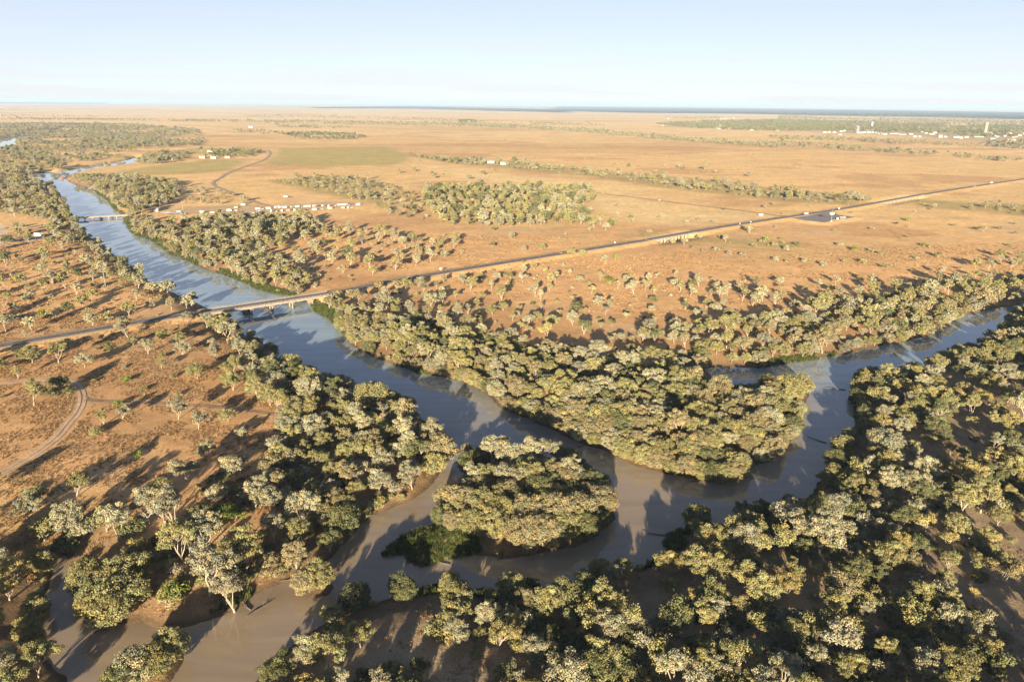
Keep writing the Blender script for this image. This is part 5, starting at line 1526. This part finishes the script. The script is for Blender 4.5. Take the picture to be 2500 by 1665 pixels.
for (cx_, cy_, ty, lab, cat) in ((845, 204, 'm', 'white motorhome standing just above the gum belt', 'motorhome'), (915, 172, 'w', 'short cream caravan alone beside the dusty lane', 'caravan'), (995, 142, 'v', 'white caravan parked apart on open sand above the lane', 'caravan'),
                                 (915, 198, 'c', 'white car beside the lone caravan near the gums', 'car'), (765, 214, 'd', 'dark car parked by the gums near the shade shelter', 'car'), (735, 213, 's', 'silver car parked by the gums near the shade shelter', 'car'),
                                 (555, 222, 'm', 'white motorhome under trees between shelter and caravans', 'motorhome'), (660, 222, 'u', 'white ute half hidden by the camp trees', 'car'), (295, 208, 'u', 'white ute parked behind the shade shelter', 'car'),
                                 (1455, 56, 'v', 'white caravan alone on the grass beyond the sealed lane', 'caravan'), (1502, 58, 'd', 'dark car towing the lone caravan beyond the lane', 'car')):
    src = {'v': base_van, 'w': base_van2, 'm': base_mh, 's': cars_['car_silver'], 'd': cars_['car_dark'], 'c': cars_['white_paint'], 'u': ute_['white_paint']}[ty]
    set_at(take(src), 370 + cx_ / 4.443, 470 + cy_ / 4.443, rc.uniform(0, .5), lab, cat, GCAMP)
set_at(take(base_mh), 97, 580, -.35, 'white motorhome parked beside the pale gravel drive', 'motorhome').scale = [1.25] * 3
set_at(take(cars_['white_paint']), 82, 584, .1, 'white car parked in front of the motorhome by the drive', 'car')
set_at(take(cars_['car_silver']), 6, 627, .1, 'silver car at the edge of the bare plain below the gravel yard', 'car')
set_at(take(cars_['white_paint']), 180, 578, .2, 'white car under the trees at the end of the gravel drive', 'car')
hwz = HIGHWAY_Z + .03
def on_road(o, px, lane, lab, cat='car'):
    yy = np.interp(px, [q[0] for q in HW_PX], [q[1] for q in HW_PX]); y2 = np.interp(px + 6, [q[0] for q in HW_PX], [q[1] for q in HW_PX])
    a, b = np.array(P(px, yy, HIGHWAY_Z)), np.array(P(px + 6, y2, HIGHWAY_Z))
    d = (b - a) / np.linalg.norm(b - a)
    p = a + np.array([-d[1], d[0]]) * lane
    o.location = (p[0], p[1], hwz); o.rotation_euler = (0, 0, math.atan2(d[1], d[0])); tag(o, lab, cat)
    return o
on_road(take(ute_['car_dark']), 1369, -1.7, 'dark ute driving on the highway past the roadside tree')
on_road(take(cars_['car_dark']), 1893, -1.8, 'dark car nearing the side road junction on the highway')
on_road(take(cars_['car_dark']), 1957, -1.8, 'dark car towing a caravan past the rest area')
on_road(take(base_van), 1965, -1.8, 'white caravan towed along the highway by the rest area', 'caravan')
on_road(take(cars_['white_paint']), 2376, -1.8, 'white car far along the highway beyond both flood bridges')
set_at(take(base_van), 1857, 527, .2, 'white caravan standing between side road and highway', 'caravan')

# ------------------------------------------------------------------ camp shade shelter, sheds, signs, poles
def shade_shelter():
    x, y = P(413, 528, 0)
    root = empty('shade_shelter', (x, y, H1(x, y)), -.12); tag(root, 'white peaked fabric shade shelter at the river end of the camp', 'shelter')
    mb = MB()
    nx_, ny_ = 12, 6
    for i in range(nx_ + 1):
        for j in range(ny_ + 1):
            u_, v_ = i / nx_ * 2 - 1, j / ny_ * 2 - 1
            mb.v.append((u_ * 10.5, v_ * 6, 3.2 + 2.1 * (1 - abs(u_)) ** 1.4 * (1 - .35 * v_ * v_) + .5 * u_ * u_ * v_ * v_))
    for i in range(nx_):
        for j in range(ny_):
            a = i * (ny_ + 1) + j
            mb.f.append((a, a + ny_ + 1, a + ny_ + 2, a + 1))
    mb.build('roof', M['white_paint'], root)
    for i in (-1, 0, 1):
        for j in (-1, 1):
            MB().tube([(i * 10.2, j * 5.7, -.4), (i * 10.2, j * 5.7, 3.3 + (2.1 * .65 if i == 0 else .2))], [.12, .1], 8).build('post', M['rail_metal'], root)
shade_shelter()
def shed(px, py, w, d, h, roofm, wallm, rz, lab, cat='building', group=None, flat=False, z=None, name='shed', rise=.28):
    x, y = P(px, py, 0)
    root = empty(name, (x, y, H1(x, y) - .1 if z is None else z), rz); tag(root, lab, cat, group)
    MB().box(-w / 2, w / 2, -d / 2, d / 2, -.5, h).build('wall', M[wallm], root)
    if flat:
        MB().box(-w / 2 - .3, w / 2 + .3, -d / 2 - .3, d / 2 + .3, h, h + .5).build('roof', M[roofm], root)
    else:
        MB().xprism([(-d / 2 - .6, h - .1), (-d / 2 - .6, h + .12), (0, h + .12 + d * rise), (d / 2 + .6, h + .12), (d / 2 + .6, h - .1)], -w / 2 - .5, w / 2 + .5).build('roof', M[roofm], root)
    return root
shed(381, 516, 6, 4.5, 2.5, 'grey_roof', 'cream_paint', .1, 'cream toilet block among the camp trees beside the shelter')
shed(1199, 399, 14, 8, 3.5, 'grey_roof', 'cream_paint', -.1, 'grey roofed homestead in the scrub line across the mid plain', 'house')
shed(1228, 402, 11, 7, 3.5, 'grey_roof', 'white_paint', .1, 'pale shed next to the homestead in the scrub line', 'shed')
shed(421, 391, 11, 7, 3, 'pale_roof', 'white_paint', 0, 'white house by the trees at the end of the oxbow', 'house')
shed(415, 384, 10, 6, 3, 'pale_roof', 'cream_paint', 0, 'pale shed behind the white house by the oxbow', 'shed')
shed(431, 391, 6, 5, 2.6, 'pale_roof', 'white_paint', .2, 'tiny white outbuilding next to the oxbow house', 'shed')
shed(514, 372, 12, 7, 3.2, 'pale_roof', 'white_paint', 0, 'long white farm shed above the dark tree clump', 'shed')
shed(495, 387, 12, 7, 3, 'grey_roof', 'cream_paint', 0, 'grey roofed house below the dark tree clump', 'house')
shed(522, 388, 11, 7, 3, 'pale_roof', 'cream_paint', .1, 'pale house in the middle of the dark tree clump', 'house')
shed(556, 386, 10, 7, 3, 'red_roof', 'cream_paint', .1, 'red roofed house at the end of the dark tree clump', 'house')
shed(613, 312, 19, 9, 4, 'pale_roof', 'white_paint', 0, 'white shed alone far out on the golden plain', 'shed')
shed(1147, 298, 24, 10, 4, 'pale_roof', 'cream_paint', 0, 'pale station buildings beside the far dark grove', 'building')

def pole(px, py, H, lab):
    x, y = P(px, py, 0)
    root = empty('power_pole', (x, y, H1(x, y)), .4); tag(root, lab, 'pole', 'power poles')
    MB().tube([(0, 0, -1), (0, 0, H)], [.22, .15], 8).build('post', M['pole_wood'], root)
    MB().box(-1.3, 1.3, -.08, .08, H - .9, H - .7).build('crossarm', M['pole_wood'], root)
    for k in (-1.1, 0, 1.1):
        MB().tube([(k, 0, H - .7), (k, 0, H - .4)], [.09, .06], 6).build('insulator', M['white_paint'], root)
pole(113, 527, 14, 'pale power pole on the bank opposite the caravan camp')
pole(259, 706, 12, 'power pole near the gums above the highway')
pole(491, 496, 12, 'power pole on the open sand above the camp lane')
pole(447, 515, 11, 'power pole beside the camp shade shelter')
pole(392, 510, 11, 'power pole behind the toilet block trees')
pole(1550, 445, 14, 'power pole in the scrub line across the mid plain')
def board(px, py, w, h, lift, lab, posts=2, m='white_paint'):
    x, y = P(px, py, HIGHWAY_Z - .3)
    root = empty('road_sign', (x, y, H1(x, y)), rc.uniform(-.2, .2)); tag(root, lab, 'sign', 'signs along the highway')
    MB().box(-w / 2, w / 2, -.06, .0, lift, lift + h).build('panel', M[m], root)
    for k in ((-w * .3, w * .3) if posts == 2 else (0,)):
        MB().tube([(k, .06, -.5), (k, .06, lift + h * .8)], [.08, .08], 6).build('post', M['rail_metal'], root)
board(1076, 662, 1.3, 1.3, 1.2, 'white sign board beside the highway above the tongue')
board(297, 789, 1.2, 1.0, 1.4, 'small pale marker sign by the highway near the track plain', 1)
board(1501, 596, .9, .9, .9, 'white marker before the first flood bridge', 1)
board(1806, 549, .8, .9, .9, 'white marker between flood bridge and side road', 1)
board(1833, 545, .8, .8, .9, 'small marker nearest the side road junction', 1)
board(2048, 513, 2.0, 1.0, 1.6, 'white direction sign beside the rest area')
board(2420, 450, 3.4, 1.4, 1.6, 'wide white sign far along the highway')
board(1773, 509, .9, .9, .7, 'white post marker midway along the side road', 1)
board(1610, 489, 1.0, 1.0, .7, 'white post marker near the far end of the side road', 1)
# rest area: tall board, shelter, tank, light poles, rail
x, y = P(2029, 541, 1.4)
root = empty('tall_sign', (x, y, 1.2), -.1); tag(root, 'tall pole with a white oval board in the rest area', 'sign')
MB().tube([(0, 0, -.5), (0, 0, 8.2)], [.18, .13], 8).build('post', M['rail_metal'], root)
ov = [(2.4 * math.cos(a) , 1.15 * math.sin(a)) for a in np.linspace(0, 2 * math.pi, 25)[:-1]]
mb = MB(); n_ = len(ov)
mb.add([(u_, -.2, 8.3 + v_) for u_, v_ in ov] + [(u_, -.05, 8.3 + v_) for u_, v_ in ov], [tuple(range(n_)), tuple(range(2 * n_ - 1, n_ - 1, -1))] + [(i, n_ + i, n_ + (i + 1) % n_, (i + 1) % n_) for i in range(n_)])
mb.build('panel', M['white_paint'], root)
MB().box(-1.0, 1.0, -.6, .6, -.3, 1.3).build('plinth', M['concrete'], root)
x, y = P(2056, 536, 1.4)
root = empty('rest_shelter', (x, y, 1.4), -.1); root.scale = (.8, .8, .8); tag(root, 'white roofed rest shelter with tank at the paved area', 'shelter')
MB().xprism([(-2.6, 2.6), (-2.6, 2.75), (0, 3.5), (2.6, 2.75), (2.6, 2.6), (0, 3.3)], -4, 4).build('roof', M['white_paint'], root)
for i in (-3.6, 0, 3.6):
    for j in (-2.3, 2.3):
        MB().box(i - .08, i + .08, j - .08, j + .08, -.2, 2.72).build('post', M['rail_metal'], root)
MB().box(-2.5, 2.5, -.4, .4, .0, .75).build('table', M['concrete'], root)
MB().tube([(-6, 0, 0), (-6, 0, 2.4)], [1.4, 1.4], 14).build('tank', M['white_paint'], root)
x, y = P(2041, 539, 1.4)
root = empty('barrier_rail', (x, y, 1.4), -.15); tag(root, 'pale rail barrier between tall sign and rest shelter', 'barrier')
MB().box(-4.5, 4.5, -.05, .05, .7, .9).build('rail', M['rail_metal'], root)
for k in range(6):
    MB().box(-4.4 + k * 1.76 - .07, -4.4 + k * 1.76 + .07, -.055, .055, -.2, .7).build('post', M['rail_metal'], root)
for px, py, lab in ((2032, 524, 'slim light pole on the road side of the rest area'), (2061, 534, 'slim light pole behind the rest shelter')):
    x, y = P(px, py, 1.4)
    root = empty('light_pole', (x, y, 1.3), .5); tag(root, lab, 'light pole', 'rest area light poles')
    MB().tube([(0, 0, -.3), (0, 0, 7.5)], [.11, .07], 8).build('post', M['rail_metal'], root)
    MB().tube([(0, 0, 7.4), (1.3, 0, 7.8)], [.06, .05], 6).build('arm', M['rail_metal'], root)
    MB().box(1.1, 1.8, -.15, .15, 7.7, 7.85).build('lamp_head', M['dark_steel'], root)

# ------------------------------------------------------------------ the distant town
def tower(px, ytop, ybase, w, lab, name, m, top=True):
    x, y = P(px, ybase, 0)
    dd = math.hypot(x, y)
    H = (ybase - ytop) / FPX * dd * 1.02
    root = empty(name, (x, y, 0)); tag(root, lab, 'tower')
    MB().tube([(0, 0, -1), (0, 0, H * .8), (0, 0, H * .82), (0, 0, H)], [w * .5, w * .46, w * .56, w * .56], 20).build('shaft', M[m], root)
    MB().tube([(0, 0, H), (0, 0, H + w * .12)], [w * .58, w * .3], 20).build('roof', M['grey_roof'], root)
    for k in range(6):
        a = k * math.pi / 3
        MB().box(-w * .04, w * .04, -w * .03, w * .03, 0, H * .8).build('rib', M['concrete'], root)
        root.children[-1].location = (math.cos(a) * w * .49, math.sin(a) * w * .49, 0); root.children[-1].rotation_euler = (0, 0, a + math.pi / 2)
tower(2400, 306, 328, 15, 'tall pale concrete water tower rising over the distant town', 'water_tower', 'concrete')
tower(2088, 311, 325, 19, 'stout dark silo at the plain edge of the distant town', 'silo', 'dark_steel')
tower(2127, 301, 310, 9, 'small white tank tower deep among the town trees', 'tank_tower', 'white_paint')
def c2(cx_, cy_): return 2000 + cx_ / 4.71, 290 + cy_ / 4.71
big = [(860, 178, 95, 22, 6, 'grey_roof', 'long grey roofed sheds along the town edge'), (955, 188, 70, 20, 5, 'pale_roof', 'low white sheds next to the long grey shed'), (1050, 184, 40, 20, 7, 'pale_roof', 'white shed closing the row of long town sheds'),
       (1175, 158, 38, 18, 7, 'pale_roof', 'white hall above the middle of the town edge'), (1290, 184, 60, 24, 8, 'pale_roof', 'broad white shed between hall and white block'), (1384, 218, 36, 24, 17, 'pale_roof', 'square white block on the town edge'),
       (1830, 215, 95, 26, 6, 'grey_roof', 'long shed below the water tower'), (1990, 238, 46, 20, 7, 'pale_roof', 'white shed right of the long shed below the tower'), (1970, 182, 40, 18, 9, 'pale_roof', 'white building beside the water tower foot'),
       (2190, 268, 82, 32, 15, 'pale_roof', 'biggest white shed nearest the plain at the town edge'), (2230, 218, 44, 20, 6, 'red_roof', 'red roofed shed behind the biggest white shed'), (2190, 175, 40, 18, 7, 'pale_roof', 'white building behind the red roofed shed'),
       (40, 74, 60, 20, 6, 'pale_roof', 'wide white roof near the middle of the town trees'), (680, 122, 38, 20, 8, 'grey_roof', 'grey pitched roof among the town trees'), (115, 48, 26, 16, 8, 'pale_roof', 'white gabled hall high in the town trees')]
for cx_, cy_, w, d, h, rf, lab in big:
    px, py = c2(cx_, cy_)
    shed(px, py, w * .42, d * .5, h * .5, rf, 'cream_paint', rc.uniform(-.15, .15), lab, 'building', 'larger buildings of the distant town', name='town_building', z=-.2, rise=.16)
small = [c2(a, b) for a, b in ((175, 98), (265, 112), (345, 112), (545, 108), (60, 163), (110, 160), (170, 163), (240, 190), (460, 170), (495, 165), (520, 163), (560, 168), (610, 164), (650, 168), (690, 180), (725, 182), (760, 184), (1100, 212), (1150, 214), (1210, 150), (1240, 152),
         (1330, 165), (1450, 215), (1560, 222), (1630, 227), (1690, 220), (1590, 220), (1930, 175), (2060, 175), (2090, 185), (2020, 205), (2040, 215), (2150, 185), (2130, 205), (2260, 215), (2340, 178), (1260, 65), (1315, 68), (1090, 80), (900, 115), (1030, 128), (1480, 100), (480, 108), (2300, 200), (1700, 110), (1640, 105), (2080, 110))]
small += [(1250 + a / 3.623, 200 + b / 3.623) for a, b in ((1330, 392), (1400, 370), (1440, 376), (1470, 384), (1560, 394), (1640, 368), (1665, 372), (1820, 400), (1835, 396), (1850, 334), (1880, 330), (1905, 328), (1960, 326), (2000, 330), (2050, 348), (2100, 350), (2300, 340), (2340, 348), (1990, 388), (2080, 392), (2130, 398), (2200, 420), (1700, 398), (1380, 330), (1600, 310))]
for k in range(90):
    t = rc.rand()
    small.append((1700 + 860 * t, (300 + 3 * t) + rc.rand() * (17 + 13 * t)))
for px, py in small:
    w, d = rc.uniform(9, 15), rc.uniform(8, 10)
    rf = rc.choice(['pale_roof', 'pale_roof', 'pale_roof', 'grey_roof', 'red_roof', 'green_roof'])
    nm = {'pale_roof': 'white', 'grey_roof': 'grey', 'red_roof': 'red', 'green_roof': 'green'}[rf]
    shed(px, py, w, d, 3.3, rf, rc.choice(['white_paint', 'cream_paint']), rc.uniform(-.5, .5), f'small {nm} roofed house ' + ('on the plain edge of the distant town' if py > 322 + (px - 2000) * .024 else 'deep among the distant town trees' if py < 312 else 'among the middle trees of the distant town'), 'house', 'houses of the distant town', name='town_house', z=-.1)

# ------------------------------------------------------------------ things on and by the water, camp under the near trees
def log(px, py, L_, lab, rz, r=.2, z=0.0):
    wood = M['driftwood'] if z < -1 else M['dead_wood']
    x, y = P(px, py, z)
    rg = np.random.RandomState(int(px + py))
    root = empty('fallen_log', (x, y, max(H1(x, y), WATER_Z) + r * .6), rz); tag(root, lab, 'log', 'fallen logs')
    MB().tube([(-L_ / 2, 0, 0), (-L_ / 6, .2, .1), (L_ / 4, -.1, .2), (L_ / 2, .2, .35)], [r, r * .9, r * .65, r * .3], 8).build('trunk', wood, root)
    for k in range(4):
        b = np.array([L_ * rg.uniform(-.05, .45), 0, .15]); e = b + np.array([rg.uniform(.2, .9), rg.choice([-1, 1]) * rg.uniform(.8, 1.8), rg.uniform(.2, 1.1)])
        MB().tube([b, (b + e) / 2 + rg.normal(0, .1, 3), e], [r * .4, r * .25, .03], 5).build('branch', wood, root)
log(2047, 1379, 6, 'dark fallen log on bare silt of the near bank', -.5)
log(2055, 1500, 7, 'pale fallen limb below the bare silt of the near bank', .4)
log(360, 1330, 9, 'silvered fallen limbs on the point beside the backwater', .5)
log(1995, 1075, 7, 'bare snag lying in the water off the narrow arm', 2.4, z=WATER_Z)
log(2040, 950, 8, 'dark snag reaching into the narrow arm below the red bank', 2.9, z=WATER_Z)
log(1600, 1305, 7, 'dark snag at the reedy corner opposite the island', 3.0, z=WATER_Z)
log(1950, 745, 13, 'pale fallen trunk on the open red plain', .1)
log(630, 1490, 6, 'pale snag standing out of the muddy reach', .9, z=WATER_Z)
log(600, 1478, 5, 'pale snag against the point above the muddy reach', 2.4, z=WATER_Z)
for k, (px, py, rz_, lab) in enumerate(((905, 1262, .8, 'dark snag leaning off the point into the pool'), (700, 1418, .3, 'dark snag beside the tree in the muddy reach'), (1240, 1362, .2, 'dark snag trailing below the island'),
        (1070, 1372, 2.8, 'dark snag at the reedy tail of the island'), (1420, 1090, .6, 'dark snag under the wooded tongue'), (1700, 1176, .1, 'dark snag at the tip side of the tongue'), (1000, 1440, 1.9, 'dark snag below the near bank reeds'),
        (870, 862, .7, 'dark snag under the tongue bank below the bridge'), (250, 1540, .4, 'dark snag off the point by the backwater mouth'))):
    log(px, py, 4 + k % 4, lab, rz_, .16, WATER_Z)
def camp_trailer(px, py, rz, lab):
    x, y = P(px, py, 0)
    root = empty('camp_trailer', (x, y, H1(x, y)), rz); tag(root, lab, 'trailer', 'trailers under the near bank trees')
    MB().box(-1.5, 1.5, -.95, .95, .55, 1.5).build('box', M['white_paint'], root)
    MB().box(-1.56, 1.56, -1.0, 1.0, 1.5, 1.6).build('lid', M['white_paint'], root)
    wheels(root, (0,), .85, .33)
    MB().box(1.5, 2.7, -.06, .06, .5, .6).build('drawbar', M['dark_steel'], root)
camp_trailer(1984, 1279, .5, 'white camp trailer under the near bank trees close to water')
camp_trailer(1971, 1296, 1.3, 'white camp trailer lower down under the near bank trees')

# ------------------------------------------------------------------ air
hz_m = bpy.data.materials.new('haze_air'); hz_m.use_nodes = True
nt = hz_m.node_tree
for n in list(nt.nodes): nt.nodes.remove(n)
ho = nt.nodes.new('ShaderNodeOutputMaterial'); pv = nt.nodes.new('ShaderNodeVolumePrincipled')
pv.inputs['Color'].default_value = (0.52, 0.72, 1.0, 1)
pv.inputs['Density'].default_value = 0.000045
pv.inputs['Anisotropy'].default_value = 0.0
nt.links.new(pv.outputs[0], ho.inputs['Volume'])
hb = MB().box(-48000, 48000, -48000, 48000, -9.5, 150).build('haze', hz_m)
tag(hb, 'thin dusty air over the plain', kind='stuff')
